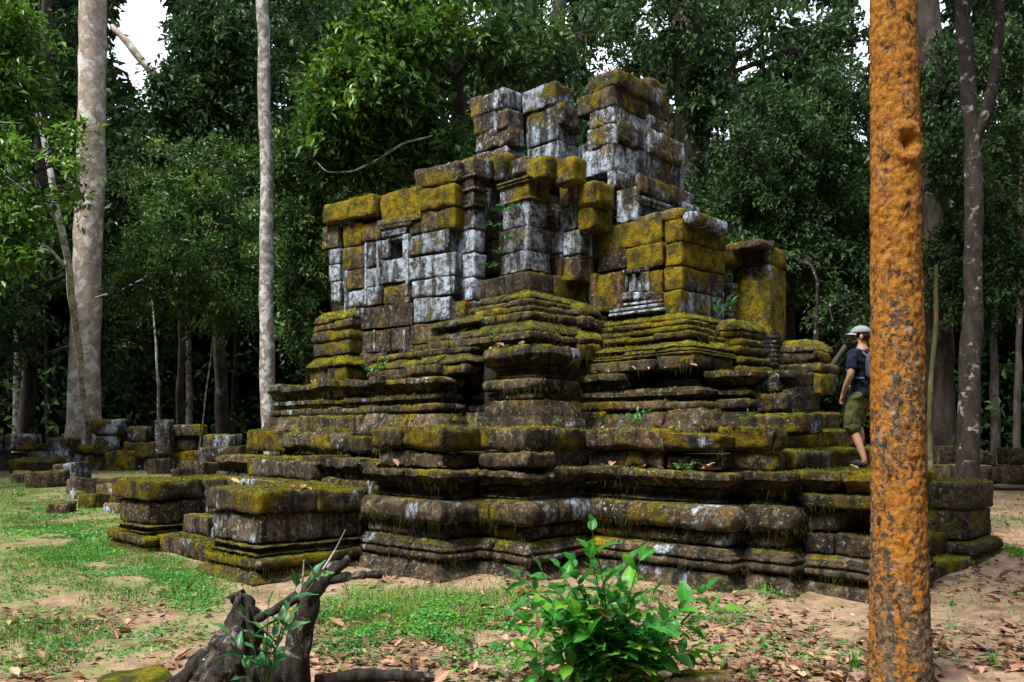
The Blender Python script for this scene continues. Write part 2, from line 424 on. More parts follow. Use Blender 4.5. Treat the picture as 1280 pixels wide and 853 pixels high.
def course(parent, name, path, z0, z1, off, prof, depth=0.5, mean=0.75, idx=0, colr=(0.5, 0.4, 0.3), er=.75, r=0.02, drop=0.0, jit=.8, vary=0.0):
    """a course of facing stones round an outline; e1 runs (a const, b rising) and e2 runs (b const, a falling)"""
    n = len(path); segs = []
    for i in range(n - 1):
        (pa, pb), (qa, qb) = path[i], path[i + 1]
        if abs(pa - qa) < 1e-6: segs.append(('a', pa + off, pb, qb))
        elif pa > qa: segs.append(('b', pb + off, pa, qa))
        else: segs.append(('h', pb - off, pa, qa))
    rr = random.Random(int(z0 * 1000) + idx * 77 + len(path))
    for i, s in enumerate(segs):
        prv = segs[i - 1] if i else None; nxt = segs[i + 1] if i + 1 < len(segs) else None
        if s[0] == 'a':
            lo = s[2]; hi = s[3]; corner = False
            if nxt and nxt[0] == 'b': hi = nxt[1]; corner = True
            if prv and prv[0] == 'h': lo = prv[1]
            elif prv and prv[0] == 'b': lo = prv[1] - 0.06
            own = corner and (idx + i) % 2 == 0
            if corner and not own: hi = hi - depth
            L = hi - lo
            if L < 0.12: continue
            k = max(1, int(round(L / (mean * rr.uniform(0.8, 1.25)))))
            cuts = [lo + L * (j + (rr.uniform(-0.22, 0.22) if 0 < j < k else 0)) / k for j in range(k + 1)]
            for j in range(k):
                if rr.random() < drop: continue
                dz = rr.uniform(-1, 1) * vary; da = rr.uniform(-0.5, 1) * vary
                stone(parent, name, s[1] - depth, s[1] - da, cuts[j], cuts[j + 1], z0, z1 + dz, prof, 1, 1 if (own and j == k - 1) else 0, colr, er, r, jit=jit)
        elif s[0] == 'b':
            st = s[2]; en = s[3]; corner = False
            if prv and prv[0] == 'a': st = prv[1]; corner = True
            own = corner and (idx + i - 1) % 2 == 1
            if nxt and nxt[0] == 'a': en = nxt[1] - 0.06
            if corner and not own: st = st - depth
            L = st - en
            if L < 0.1: continue
            k = max(1, int(round(L / (mean * rr.uniform(0.8, 1.25)))))
            cuts = [st - L * (j + (rr.uniform(-0.22, 0.22) if 0 < j < k else 0)) / k for j in range(k + 1)]
            for j in range(k):
                if rr.random() < drop: continue
                dz = rr.uniform(-1, 1) * vary; da = rr.uniform(-0.5, 1) * vary
                stone(parent, name, cuts[j + 1], cuts[j], s[1] - depth, s[1] - da, z0, z1 + dz, prof, 1 if (own and j == 0) else 0, 1, colr, er, r, jit=jit)

def torus(v, base=0.0): return [(x, base + v * max(0, 1 - abs(2 * x - 1) ** 2.6) ** .5) for x in (0, .04, .12, .28, .5, .72, .88, .96, 1)]
PLINTH = [(0, 0.05), (.38, 0.05), (.40, 0.03), (.50, 0.03), (.52, 0.01), (.8, -0.01), (.83, -.03), (1, -0.03)]
BAND = [(0, -0.03), (.08, 0.04), (.2, .062), (.40, 0.06), (.43, 0.03), (.52, 0.03), (.55, 0.05), (.66, 0.05), (.69, 0.022), (.82, 0.022), (.85, 0.0), (1, -0.02)]
CAV = [(0, 0.03), (.14, 0.03), (.17, 0.0), (.3, -0.04), (.5, -0.06), (.7, -0.04), (.83, 0.0), (.86, 0.03), (1, 0.03)]
CORN = [(0, -0.06), (.18, -0.055), (.21, -0.04), (.36, -0.03), (.39, 0.0), (.55, 0.02), (.58, 0.045), (1, 0.05)]

LP = [(.566, -2.2), (.566, -.75), (0, -.75), (0, 0), (-1.05, 0), (-1.05, 1.826), (-1.35, 1.826), (-1.35, 2.33), (-1.65, 2.33)]
LB = (0.38, 0.42, 0.12)          # lower courses: brown and dark
course(lower, "plinth_stone", LP, -0.06, .20, .10, PLINTH, .5, .62, 0, (0.34, 0.40, 0.1), r=.012)
course(lower, "moulding_stone", LP, .20, .44, .05, BAND, .5, .66, 1, LB, r=.012)
course(lower, "moulding_stone", LP, .44, .605, -.09, torus(.06), .5, .62, 0, LB, r=.012)
course(lower, "torus_stone", LP, .605, .885, -.02, torus(.115), .5, .56, 1, (0.36, 0.46, 0.1), r=.02, vary=.012)
course(lower, "moulding_stone", LP, .885, 1.045, -.12, CAV, .45, .6, 0, (0.30, 0.26, 0.0), r=.012)
course(lower, "cornice_stone", LP, 1.045, 1.235, .02, CORN, .6, .55, 1, (0.40, 0.28, 0.3), er=1.5, r=.012, vary=.03)
course(lower, "wall_stone", LP, 1.235, 1.43, -.18, None, .45, .5, 0, (0.40, 0.22, 0.2), er=1.5, vary=.05)
course(lower, "slab_stone", LP, 1.43, 1.675, -.08, [(0, -.03), (.2, .0), (1, .02)], .75, .82, 1, (0.50, 0.25, 0.55), er=1.7, r=.025, jit=2.0, vary=.05)
# a broken stone left standing on the corner projection, under the slabs
stone(lower, "wall_stone", -.5, .04, -.72, .05, 1.24, 1.42, None, 1, 1, (0.36, 0.3, 0.3), er=1.9, r=.05)
LL = [(.40, -6.6), (.40, -2.2)]
course(lower, "wall_stone", LL, .72, 1.04, -.05, None, .45, .8, 0, (0.45, 0.4, 0.2), er=1.2)
course(lower, "cornice_stone", LL, 1.04, 1.33, .0, CORN, .5, .5, 1, (0.52, 0.35, 0.45), er=1.7, vary=.05, r=.015)
course(lower, "slab_stone", [(.02, -6.4), (.02, -1.9)], 1.36, 1.66, .0, None, .6, .5, 0, (0.6, 0.25, 0.5), er=1.9, r=.03, vary=.09, drop=.12)

# upper platform: three runs, the middle one stands highest
UC = [(-.65, -1.38), (-.65, -.5), (-1.5, -.5)]
UR = [(-1.9, -.9), (-1.9, .975), (-2.3, .975), (-2.3, 1.4), (-2.65, 1.4), (-2.65, 1.75)]
UL = [(-.40, -6.3), (-.40, -2.0), (-.95, -2.0)]
UM = [(-1.0, -2.1), (-1.0, -1.3)]
UB = (0.36, 0.34, 0.1)
course(upper, "plinth_stone", UC, 1.60, 2.03, .05, PLINTH, .5, .6, 0, (0.42, 0.34, 0.15), er=1.2, r=.015)
course(upper, "moulding_stone", UC, 2.03, 2.14, -.10, torus(.04), .45, .8, 1, UB)
course(upper, "moulding_stone", UC, 2.14, 2.30, -.05, torus(.06), .5, .8, 0, UB)
course(upper, "moulding_stone", UC, 2.30, 2.46, -.12, CAV, .45, .8, 1, UB)
course(upper, "cornice_stone", UC, 2.46, 2.70, .0, [(0, -.06), (.25, -.01), (.5, .03), (1, .0)], .7, .95, 0, (0.5, 0.42, 0.55), er=1.7, r=.04)
for (P, cc) in ((UR, (0.42, 0.3, 0.2)), (UL, (0.5, 0.42, 0.3)), (UM, (0.42, 0.36, 0.2))):
    course(upper, "plinth_stone", P, 1.60, 1.90, .08, PLINTH, .5, .52, 0, cc, er=.9, r=.012, vary=.03)
    course(upper, "moulding_stone", P, 1.90, 2.03, -.04, torus(.05), .45, .55, 1, cc, r=.012, vary=.02)
    course(upper, "moulding_stone", P, 2.03, 2.19, -.09, [(0, -.04), (.15, -.04), (.18, .0), (.3, .0), (.33, .05), (.66, .055), (.7, 0), (1, -.03)], .45, .6, 0, cc, r=.012, vary=.02)
    course(upper, "cornice_stone", P, 2.19, 2.41, -.01, CORN, .6, .45, 1, (cc[0] + .05, cc[1], .45), er=1.2, r=.015, vary=.05, drop=.04)
# stepped mossy courses up to the walls
SLOPE = [(0, .10), (.4, .06), (1, -.07)]
def steps(parent, corner0, corner1, ext, z0, rows, colr, ea=None, er=1.0, mean=.5):
    (a0, b0), (a1, b1) = corner0, corner1; n = len(rows); z = z0
    for i, (dz, prof) in enumerate(rows):
        f = i / max(1, n - 1); a = a0 + (a1 - a0) * f; b = b0 + (b1 - b0) * f
        P = [(a, b - ext), (a, b), (a - (ea or ext), b)]
        course(parent, "moulding_stone", P, z, z + dz, 0, prof, .5, mean, i, colr, er=er, r=.012, vary=.02)
        z += dz
MOSSY = (0.60, 0.2, 0.78)
T6, T4 = torus(.06), torus(.045)
steps(body, (-.92, -.80), (-1.52, -1.42), 1.0, 2.70, [(.19, CORN), (.17, SLOPE), (.12, T4), (.11, T4), (.10, T4), (.14, SLOPE), (.27, None)], (0.5, 0.25, 0.6))
steps(body, (-2.02, .80), (-2.50, .36), 1.75, 2.41, [(.15, None), (.11, BAND), (.12, SLOPE), (.10, T4), (.09, T4), (.09, T4), (.13, SLOPE)], MOSSY, ea=1.0)
steps(body, (-3.02, .93), (-3.16, .70), .66, 2.20, [(.18, None), (.13, T4), (.12, T4), (.12, T4), (.11, T4), (.10, T4), (.16, SLOPE)], MOSSY, ea=.7)
steps(body, (-5.15, .93), (-5.30, .70), .62, 2.20, [(.3, None), (.18, T6), (.16, T4), (.2, SLOPE)], (0.5, 0.3, 0.45), ea=.6)
steps(body, (-.55, -4.25), (-.80, -4.40), 1.05, 2.41, [(.24, None), (.2, SLOPE), (.2, None), (.18, T6), (.15, T6), (.2, SLOPE)], MOSSY, ea=.5)
steps(body, (-.66, -1.75), (-1.12, -2.0), 2.2, 2.41, [(.14, None), (.14, SLOPE), (.11, T4), (.12, None), (.18, SLOPE)], (0.55, 0.3, 0.55), ea=.8, er=1.5, mean=.4)
steps(body, (-1.12, -1.95), (-1.30, -2.15), .95, 3.10, [(.16, SLOPE), (.14, T4)], (0.5, 0.4, 0.4), ea=.5, er=1.8, mean=.4)
steps(body, (-1.75, -.75), (-2.1, -1.0), .7, 2.60, [(.2, None), (.2, SLOPE), (.2, T4), (.2, SLOPE)], (0.55, 0.3, 0.55), ea=.9, er=1.8, mean=.4)

# ------------------------------------------------------------------ walls, stone by stone
G = (0.36, 0.86, 0.0)      # grey-blue crusted
D = (0.33, 0.52, 0.0)      # dark
O = (0.82, 0.35, 0.35)     # ochre
M = (0.62, 0.45, 0.25)     # mixed
B = (0.45, 0.35, 0.1)      # brown
LA, LBB, LR = -1.15, -2.6, 0.174
def on_left_wall(px):
    k = (px - PXC) / PXF
    # a = LA - LR*(b - LBB)
    lo, hi = -9.0, 2.0
    for _ in range(50):
        m_ = (lo + hi) / 2; a = LA - LR * (m_ - LBB); x, y = pw(a, m_)
        if x / y < k: lo = m_
        else: hi = m_
    return LA - LR * (lo - LBB), lo
def wl_stone(px0, px1, y0, y1, c=G, name="wall_stone", out=0.0, depth=.5, er=1.0, r=.02):
    a0, b0 = on_left_wall(px0); a1, b1 = on_left_wall(px1)
    am, bm = (a0 + a1) / 2 + out, (b0 + b1) / 2; zt, zb = zat(am, bm, y0), zat(am, bm, y1)
    L = math.hypot(a1 - a0, b1 - b0)
    return stone(body, name, am - depth, am, bm - L / 2, bm + L / 2, zb, zt, None, 1, 0, c, er, r, rz=math.atan2(a0 - a1, b1 - b0), jit=.6, gap=.008)
for s in [(509, 559, 290, 317, G), (455, 473, 302, 335, D), (425, 455, 308, 337, O), (505, 564, 319, 348, G), (473, 505, 324, 354, G), (455, 474, 335, 359, G),
          (431, 455, 337, 362, O), (425, 431, 337, 362, G), (509, 564, 348, 371, G), (474, 509, 354, 381, M), (429, 474, 360, 384, G), (513, 535, 372, 404, G), (535, 560, 371, 402, G),
          (559, 578, 377, 403, O), (429, 513, 383, 411, D), (442, 509, 412, 441, D), (442, 480, 441, 463, D), (509, 545, 405, 440, B), (480, 512, 441, 463, B),
          (426, 450, 280, 309, O), (448, 474, 279, 302, O), (508, 560, 275, 290, M),
          (410, 422, 352, 380, G), (408, 422, 331, 352, G), (407, 422, 311, 331, G), (399, 421, 282, 311, D)]:
    wl_stone(*s, er=.7, r=.012)
wl_stone(407, 471, 249, 275, O, out=.1, er=1.2, r=.025)
wl_stone(416, 435, 272, 283, G)
wl_stone(473, 524, 237, 279, O, out=.03, er=1.1, r=.025)
wl_stone(523, 568, 233, 262, O, out=.03, er=1.0, r=.02)
wl_stone(523, 566, 262, 290, M, out=0.0)
wl_stone(509, 567, 206, 235, (0.5, 0.6, 0.2), out=-.05, er=2.0, r=.07)
# false window: nested lintel mouldings, jambs, recessed panel
for i, (p0, p1, y0, y1, o_) in enumerate([(470, 522, 271, 280, .05), (472, 514, 279, 286, .035), (473, 508, 285, 291, .02), (475, 506, 290, 296, .01), (477, 504, 295, 301, .0)]):
    wl_stone(p0, p1, y0, y1, M if i < 2 else G, "lintel_moulding", out=o_, er=.35, r=.01)
wl_stone(473, 484, 300, 324, G, "window_jamb", out=.02, er=.4)
wl_stone(500, 509, 292, 324, G, "window_jamb", out=.02, er=.4)
wl_stone(484, 501, 300, 324, D, "window_panel", out=-.16, depth=.2, er=.4)

for (p0, p1, y0, y1) in [(455, 458, 303, 382), (470, 473, 303, 382), (506, 510, 292, 370), (446, 449, 388, 440), (466, 469, 412, 440), (486, 489, 412, 440), (504, 507, 412, 440), (430, 433, 340, 408)]:
    wl_stone(p0, p1, y0, y1, G, "carved_strip", out=.022, depth=.1, er=.3, r=.006)
def ws(a, px0, px1, y0, y1, c=G, pxr=None, name="wall_stone", parent=None, depth=.5, er=1.0, r=.022, prof=None, jit=.8):
    """a stone on the plane a: left px, right px (its corner when pxr shows the receding face), top and bottom row at its right end"""
    b0 = on_a(a, px0); b1 = on_a(a, px1)
    bm = b1 if pxr else (b0 + b1) / 2
    zt, zb = zat(a, bm, y0), zat(a, bm, y1)
    a0 = on_b(b1, pxr) if pxr else a - depth
    return stone(parent or body, name, a0, a, b0, b1, zb, zt, prof, 1, 1 if pxr else 0, c, er, r, jit=jit, gap=.009)
# pillar between the wing and the corner
for (y0, y1, c, e, rr_, x0, xr) in [(192, 217, M, .8, .015, 563, 618), (217, 236, D, .7, .015, 566, 612), (236, 256, D, .8, .02, 564, 612), (256, 285, G, .8, .02, 564, 610), (285, 314, G, .7, .015, 565, 609),
                                (314, 345, G, .7, .015, 565, 609), (345, 375, G, .7, .015, 564, 609), (375, 404, G, .8, .015, 578, 606)]:
    ws(-1.35, x0, 592, y0, y1, c, xr, er=e, r=rr_)
ws(-1.75, 600, 628, 190, 225, M, 640, er=1.2, r=.03)
# corner pilaster
for (y0, y1, c, x0, xr) in [(217, 248, (0.72, 0.45, 0.1), 622, 688), (247, 281, G, 627, 686), (280, 312, (0.66, 0.6, 0.1), 621, 690), (311, 345, G, 626, 690)]:
    ws(-1.7, x0, 660, y0, y1, c, xr, er=.7, r=.012)
ws(-1.8, 635, 656, 197, 219, O, er=1.2, r=.03)
ws(-1.75, 655, 680, 191, 221, O, 700, er=1.2, r=.03)
ws(-2.0, 690, 718, 192, 226, O, 735, er=1.2, r=.03)
ws(-1.95, 606, 626, 225, 262, D); ws(-1.95, 606, 626, 262, 300, D); ws(-1.95, 606, 626, 300, 345, M); ws(-1.95, 600, 628, 345, 400, B)
for (x0, xr, y0, y1, o_) in [(619, 689, 217, 222, .04), (620, 687, 222, 226, .025), (622, 686, 243, 248, .02), (622, 692, 338, 343, .04), (624, 690, 333, 338, .02)]:
    ws(-1.7 + o_, x0, 661, y0, y1, M, xr, "capital_moulding", er=.35, r=.008, jit=.3)
for (x0, xr, y0, y1, o_) in [(561, 614, 214, 219, .04), (563, 612, 231, 236, .03), (563, 611, 252, 257, .03), (563, 610, 397, 402, .03)]:
    ws(-1.35 + o_, x0, 593, y0, y1, D, xr, "capital_moulding", er=.35, r=.008, jit=.3)
# pillar on the other side
ws(-2.3, 697, 716, 225, 257, D, 726); ws(-2.3, 696, 724, 257, 288, G); ws(-2.3, 686, 703, 288, 318, G); ws(-2.3, 686, 703, 318, 350, D)
ws(-2.25, 702, 724, 286, 318, G, 742); ws(-2.25, 702, 724, 317, 350, (0.5, 0.62, 0.1), 744)
ws(-2.2, 718, 745, 222, 256, O, 770, er=1.2, r=.03); ws(-2.25, 722, 742, 255, 285, O, 768, er=1.2)
ws(-2.35, 676, 692, 255, 300, D); ws(-2.35, 676, 692, 300, 350, D)
# right porch: side wall, carved panels, corner pier
PA = -2.6
for s in [(745, 827, 277, 310, O), (745, 781, 310, 339, (0.35, 0.35, 0.0)), (781, 828, 306, 337, O), (810, 828, 337, 366, M)]:
    ws(PA, *s, er=.7, r=.012)
ws(-2.5, 716, 745, 343, 391, B); ws(-2.5, 744, 776, 341, 391, (0.45, 0.5, 0.1))
for i, (c, y0, y1) in enumerate([(O, 271, 300), (O, 299, 330), ((0.6, 0.55, 0.1), 330, 361), ((0.7, 0.5, 0.2), 360, 392)]):
    ws(-2.56, 829, 852, y0, y1, c, 907, er=.7, r=.012)
ws(-2.6, 850, 868, 262, 279, (0.5, 0.5, 0.1), 911, er=1.3, r=.05)
ws(-2.62, 795, 850, 258, 276, O, 862, er=1.6, r=.05)
# carved panel: small frame with pilasters and a row of lotus petals over fillets
ws(-2.66, 776, 812, 336, 366, G, name="carved_panel", er=.6)
for (x0, x1) in ((777, 784), (790, 795), (799, 811)):
    ws(-2.60, x0, x1, 338, 365, G, name="carved_pilaster", er=.4, depth=.12, r=.012)
ws(-2.585, 776, 812, 334, 342, G, name="carved_fillet", er=.3, depth=.15)
for i, (x0, x1) in enumerate([(764, 775), (776, 790), (791, 802), (803, 813), (814, 827)]):
    ws(-2.54, x0, x1, 364, 377, G, name="lotus_petal", er=.5, depth=.2, r=.06, prof=torus(.03))
for (y0, y1, a) in ((377, 382, -2.53), (382, 388, -2.50), (388, 393, -2.47)):
    ws(a, 760, 828, y0, y1, G, name="carved_fillet", er=.4, depth=.3, r=.012)
# doorway: colonettes, far jamb
def colonette(a, b, z0, z1, rad, c=M):
    nseg, rings = 16, 40
    t = np.linspace(0, 1, rings); rr_ = rad * (0.86 + 0.16 * (np.abs(np.sin(t * math.pi * 7)) ** 0.5))
    ang = np.arange(nseg) / nseg * 2 * math.pi
    v = np.stack([np.outer(rr_, np.cos(ang)), np.outer(rr_, np.sin(ang)), np.repeat((t * (z1 - z0))[:, None], nseg, 1)], 2).reshape(-1, 3)
    v[:, :2] += vecnoise(v + a, 9.0)[:, :2] * .008
    f = [(i * nseg + j, i * nseg + (j + 1) % nseg, (i + 1) * nseg + (j + 1) % nseg, (i + 1) * nseg + j) for i in range(rings - 1) for j in range(nseg)]
    top = [[(rings - 1) * nseg + j for j in range(nseg)]]
    o = link("colonette", mesh_np("colonette", v, [np.array(f), np.array(top)], STONE), body, (a, b, z0))
    o.color = c + (1,)
colonette(-3.95, .15, 3.0, 3.72, .12); colonette(-4.75, .34, 2.6, 3.05, .13, D)
JB = .26
def jamb(pxl, pxc, pxr, y0, y1, c, name="door_jamb", **k):
    a1 = on_b(JB, pxc); a0 = on_b(JB, pxr); b0 = on_a(a1, pxl)
    stone(body, name, a0, a1, b0, JB, zat(a1, JB, y1), zat(a1, JB, y0), None, 1, 1, c, .8, .03, jit=.5)
jamb(914, 962, 984, 329, 436, (0.62, 0.4, 0.1)); jamb(915, 962, 985, 306, 330, (0.8, 0.35, 0.2)); jamb(905, 950, 970, 297, 308, B)
jamb(921, 958, 975, 436, 462, D)
stone(body, "lintel", -5.0, -3.5, -.7, -.2, 4.15, 4.42, None, 0, 1, (0.6, 0.4, 0.3), 1.3, .04)

# ------------------------------------------------------------------ broken tower
def tws(*a, **k): return ws(*a, parent=tower, name="tower_stone", **k)
LG = (0.30, 0.78, 0.0)
A1 = -2.35
for s in [(587, 628, 106, 134, LG, 655), (590, 620, 131, 160, LG, 636), (621, 636, 133, 160, D, 659), (590, 622, 157, 187, LG), (621, 636, 155, 180, (0.45, 0.6, 0.0), 656), (594, 632, 180, 212, LG, 660), (585, 634, 188, 225, M, 655)]:
    tws(A1, *s, er=1.15, r=.025, jit=1.5)
A2 = -2.75
for s in [(652, 694, 99, 130, LG, 721), (654, 700, 126, 155, (0.5, 0.5, 0.2), 728), (657, 696, 152, 175, LG, 722), (656, 696, 173, 200, LG, 724), (655, 698, 198, 225, M, 725)]:
    tws(A2, *s, er=1.1, r=.025, jit=1.5)
A3 = -3.05
for (x0, xc, xr, y0, y1, c) in [(734, 771, 834, 82, 106, (0.62, 0.45, 0.3)), (719, 766, 824, 104, 131, (0.66, 0.45, 0.35)), (735, 766, 815, 128, 153, LG), (733, 769, 774, 151, 180, G),
                                (727, 768, 801, 177, 213, LG), (758, 770, 796, 211, 234, D), (770, 797, 802, 231, 276, (0.35, 0.55, 0.0))]:
    tws(A3, x0, xc, y0, y1, c, xr, er=.9, r=.015)
BW = on_a(A3, 770)
def te2(px0, px1, y0, y1, c, out=0.0, name="tower_stone", **k):
    b = BW + out; a1 = on_b(b, px0); a0 = on_b(b, px1); am = (a0 + a1) / 2
    stone(tower, name, a0, a1, b - .55, b, zat(am, b, y1), zat(am, b, y0), None, 0, 1, c, k.get("er", .95), k.get("r", .018), gap=.009)
for s in [(774, 814, 154, 182, (0.5, 0.55, 0.1)), (812, 840, 126, 152, M), (811, 843, 149, 172, (0.5, 0.55, 0.1)), (812, 858, 168, 200, M, .06), (799, 858, 197, 230, LG), (800, 870, 229, 253, (0.6, 0.5, 0.3), .04),
          (812, 836, 100, 127, (0.66, 0.4, 0.3)), (802, 814, 180, 198, D, -.2)]:
    te2(*s)
for i, (y0, y1) in enumerate(((250, 257), (256, 263), (262, 269), (268, 274))):
    te2(799, 846, y0, y1, G, .05 - .025 * i, "lintel_moulding", er=.35, r=.01)
te2(855, 876, 255, 270, LG, .08); te2(845, 860, 252, 285, D, -.05)
te2(798, 806, 250, 290, D, -.1)
# fill behind the tower foot
for s in [(-2.9, 628, 665, 196, 232, D, 690), (-3.2, 700, 730, 180, 240, D, 760)]:
    tws(*s)

# ------------------------------------------------------------------ stairs and their flanking pedestals
st_l = part("left_stair"); st_r = part("right_stair")
def pedestal(parent, a0, a1, b0, b1, rows, cols, skip=()):
    """rows: (z0, z1, outward, profile, name)"""
    for i, (z0, z1, o_, prof, nm) in enumerate(rows):
        n = 1 if i % 2 else 2
        for j in range(n):
            if (i, j) in skip: continue
            x0 = a0 + (a1 - a0) * j / n; x1 = a0 + (a1 - a0) * (j + 1) / n
            stone(parent, nm, x0, x1 + (o_ if j == n - 1 else 0), b0 - o_, b1 + o_, z0, z1, prof, 1 if j == n - 1 else 0, 1, cols[i], 1.3, .035)
PR = [(-.06, .11, .10, PLINTH, "plinth_stone"), (.11, .25, .06, torus(.05), "torus_stone"), (.25, .37, .02, CAV, "moulding_stone"), (.37, .71, -.02, None, "pedestal_block"), (.71, .99, .05, None, "pedestal_slab")]
pc = [(0.5, 0.25, 0.3), (0.58, 0.2, 0.4), (0.5, 0.2, 0.2), (0.42, 0.5, 0.1), (0.58, 0.35, 0.6)]
pedestal(st_l, .45, 1.95, -3.42, -2.25, PR, pc)
pedestal(st_l, .45, 1.95, -6.46, -5.24, PR, pc)
# flight between the left pedestals
for i in range(5):
    z1 = .26 + .25 * i; a1 = 1.85 - .33 * i
    for (b0, b1) in ((-5.24, -4.4), (-4.4, -3.42)) if i % 2 else ((-5.24, -3.42),):
        stone(st_l, "step", a1 - .45, a1, b0 + .03, b1 - .03, z1 - .26, z1, None, 1, 1, (0.45, 0.4, 0.35), 1.4, .03)
# second flight and cheek blocks of the left stair
for i in range(4):
    z1 = 1.66 + .24 * i; a1 = .02 - .3 * i
    stone(st_l, "step", a1 - .5, a1, -5.2, -3.5, z1 - .25, z1, None, 1, 1, (0.55, 0.35, 0.4), 1.5, .04)
# right stair: near pedestal (one stone missing), far pedestal, flights
RR = [(-.06, .17, .10, PLINTH, "plinth_stone"), (.17, .40, .06, BAND, "moulding_stone"), (.40, .62, .0, None, "pedestal_block"), (.62, .86, -.02, None, "pedestal_block"), (.86, 1.03, .03, torus(.04), "torus_stone"), (1.03, 1.25, .06, CORN, "pedestal_slab")]
rc = [(0.4, 0.3, 0.2), (0.42, 0.25, 0.2), (0.36, 0.35, 0.1), (0.40, 0.42, 0.0), (0.5, 0.35, 0.4), (0.55, 0.3, 0.65)]
for i, (z0, z1, o_, prof, nm) in enumerate(RR):
    cuts = [[2.33, 3.22], [2.33, 3.22], [2.33, 2.66, 3.22], [2.33, 2.72], [2.3, 3.22], [2.25, 2.75, 3.22]][i]
    for j in range(len(cuts) - 1):
        stone(st_r, nm, -2.6, -1.65 + o_, cuts[j], cuts[j + 1] + (o_ if j == len(cuts) - 2 else 0), z0, z1, prof, 1, 1, rc[i], 1.1, .03)
FR = [(-.02, .2, .12, PLINTH, "plinth_stone"), (.2, .36, .08, torus(.05), "torus_stone"), (.36, .72, .0, None, "pedestal_block"), (.72, 1.06, .02, None, "pedestal_slab")]
for i, (z0, z1, o_, prof, nm) in enumerate(FR):
    stone(st_r, nm, -5.12 - o_, -4.1 + o_, 1.9, 3.15 + o_, z0, z1, prof, 1, 1, [(0.4, 0.2, 0.3), (0.45, 0.2, 0.3), (0.35, 0.35, 0.1), (0.4, 0.4, 0.3)][i], 1.1, .035)
for i in range(9):
    z1 = .22 + .245 * i; b1 = 3.25 - .30 * i
    stone(st_r, "step", -4.15 if i < 4 else -5.35, -2.6 + (.25 if i > 4 else 0), b1 - .45, b1, max(0, z1 - .26), z1, None, 1, 1, (0.5, 0.35, 0.45), 1.3, .03)
for (a0, a1, b0, b1, z0, z1, c) in [(-2.6, -1.7, 1.72, 2.25, 1.235, 1.45, (0.5, 0.45, 0.6)), (-3.0, -2.3, 1.35, 1.95, 1.62, 1.86, (0.5, 0.3, 0.4)), (-3.0, -2.45, 1.3, 1.75, 1.86, 2.1, (0.4, 0.45, 0.3)),
                                    (-3.2, -2.6, .95, 1.6, 2.1, 2.36, (0.5, 0.5, 0.5)), (-4.3, -3.2, .6, 1.25, 2.1, 2.30, (0.5, 0.4, 0.5))]:
    stone(st_r, "step_block", a0, a1, b0, b1, z0, z1, None, 1, 1, c, 1.5, .035)

# ------------------------------------------------------------------ moss cushions and hanging rootlets on the ledges
def moss_fuzz():
    rs = np.random.RandomState(41); C, N, A, F = [], [], [], []; HC = []
    for (v, q, colr, nm) in MOSS:
        a, b, c, d = (v[q[:, i]] for i in range(4))
        n = np.cross(c - a, d - b); ar = np.linalg.norm(n, axis=1) + 1e-12; n = n / ar[:, None]; ctr = (a + b + c + d) / 4
        vis = ((n[:, 0] > -.3) & (n[:, 1] > -.3))
        m = (n[:, 2] > .2) & vis & (fbm(ctr, 2.0, 3) + colr[2] * .9 + n[:, 2] * .3 > .35)
        C.append(ctr[m]); N.append(n[m]); A.append(ar[m] * .5)
        lo = ctr[:, 2] < v[:, 2].min() + .3 * (v[:, 2].max() - v[:, 2].min())
        if nm in ("cornice_stone", "slab_stone", "moulding_stone", "torus_stone"):
            h = lo & (np.abs(n[:, 2]) < .75) & vis & (fbm(ctr, 1.6, 2, 9.0) > .05)
            HC.append(ctr[h])
    C = np.concatenate(C); N = np.concatenate(N); A = np.concatenate(A)
    k = 120000; i = rs.choice(len(C), k, p=A / A.sum()); sz = np.sqrt(A[i])[:, None]
    P = C[i] + rs.uniform(-.5, .5, (k, 3)) * sz * np.array([1, 1, .1]) - N[i] * .004
    D = N[i] * .8 + rs.normal(size=(k, 3)) * .55; D /= np.linalg.norm(D, axis=1, keepdims=True)
    L = rs.uniform(.012, .038, k)[:, None]; S = np.cross(D, rs.normal(size=(k, 3))); S /= np.linalg.norm(S, axis=1, keepdims=True)
    v1 = np.stack([P - S * .007, P + S * .007, P + D * L], 1).reshape(-1, 3)
    HC = np.concatenate(HC); k2 = 16000; j = rs.randint(0, len(HC), k2)
    P2 = HC[j] + rs.normal(size=(k2, 3)) * np.array([.035, .035, .01]) + np.array([.012, .012, 0]); L2 = rs.uniform(.03, .12, k2)[:, None]
    S2_ = rs.normal(size=(k2, 3)) * np.array([1, 1, 0]); S2_ /= np.linalg.norm(S2_, axis=1, keepdims=True)
    v2 = np.stack([P2 - S2_ * .004, P2 + S2_ * .004, P2 + (np.array([0, 0, -1.0]) + rs.normal(size=(k2, 3)) * .25) * L2], 1).reshape(-1, 3)
    v = np.concatenate([v1, v2]); t = np.concatenate([np.clip(.5 + .5 * fbm(P, 3.0, 2) + rs.normal(size=k) * .18, 0, 1), rs.uniform(0, .18, k2)])
    mm = mat_leaf("moss_tuft", (0.030, 0.030, 0.007), (0.11, 0.105, 0.008), (0.26, 0.21, 0.010), .15, .9, .1)
    tag(link("moss", mesh_np("moss", v, np.arange(len(v)).reshape(-1, 3), mm, smooth=False, tint=t), temple), kind="stuff")
moss_fuzz()

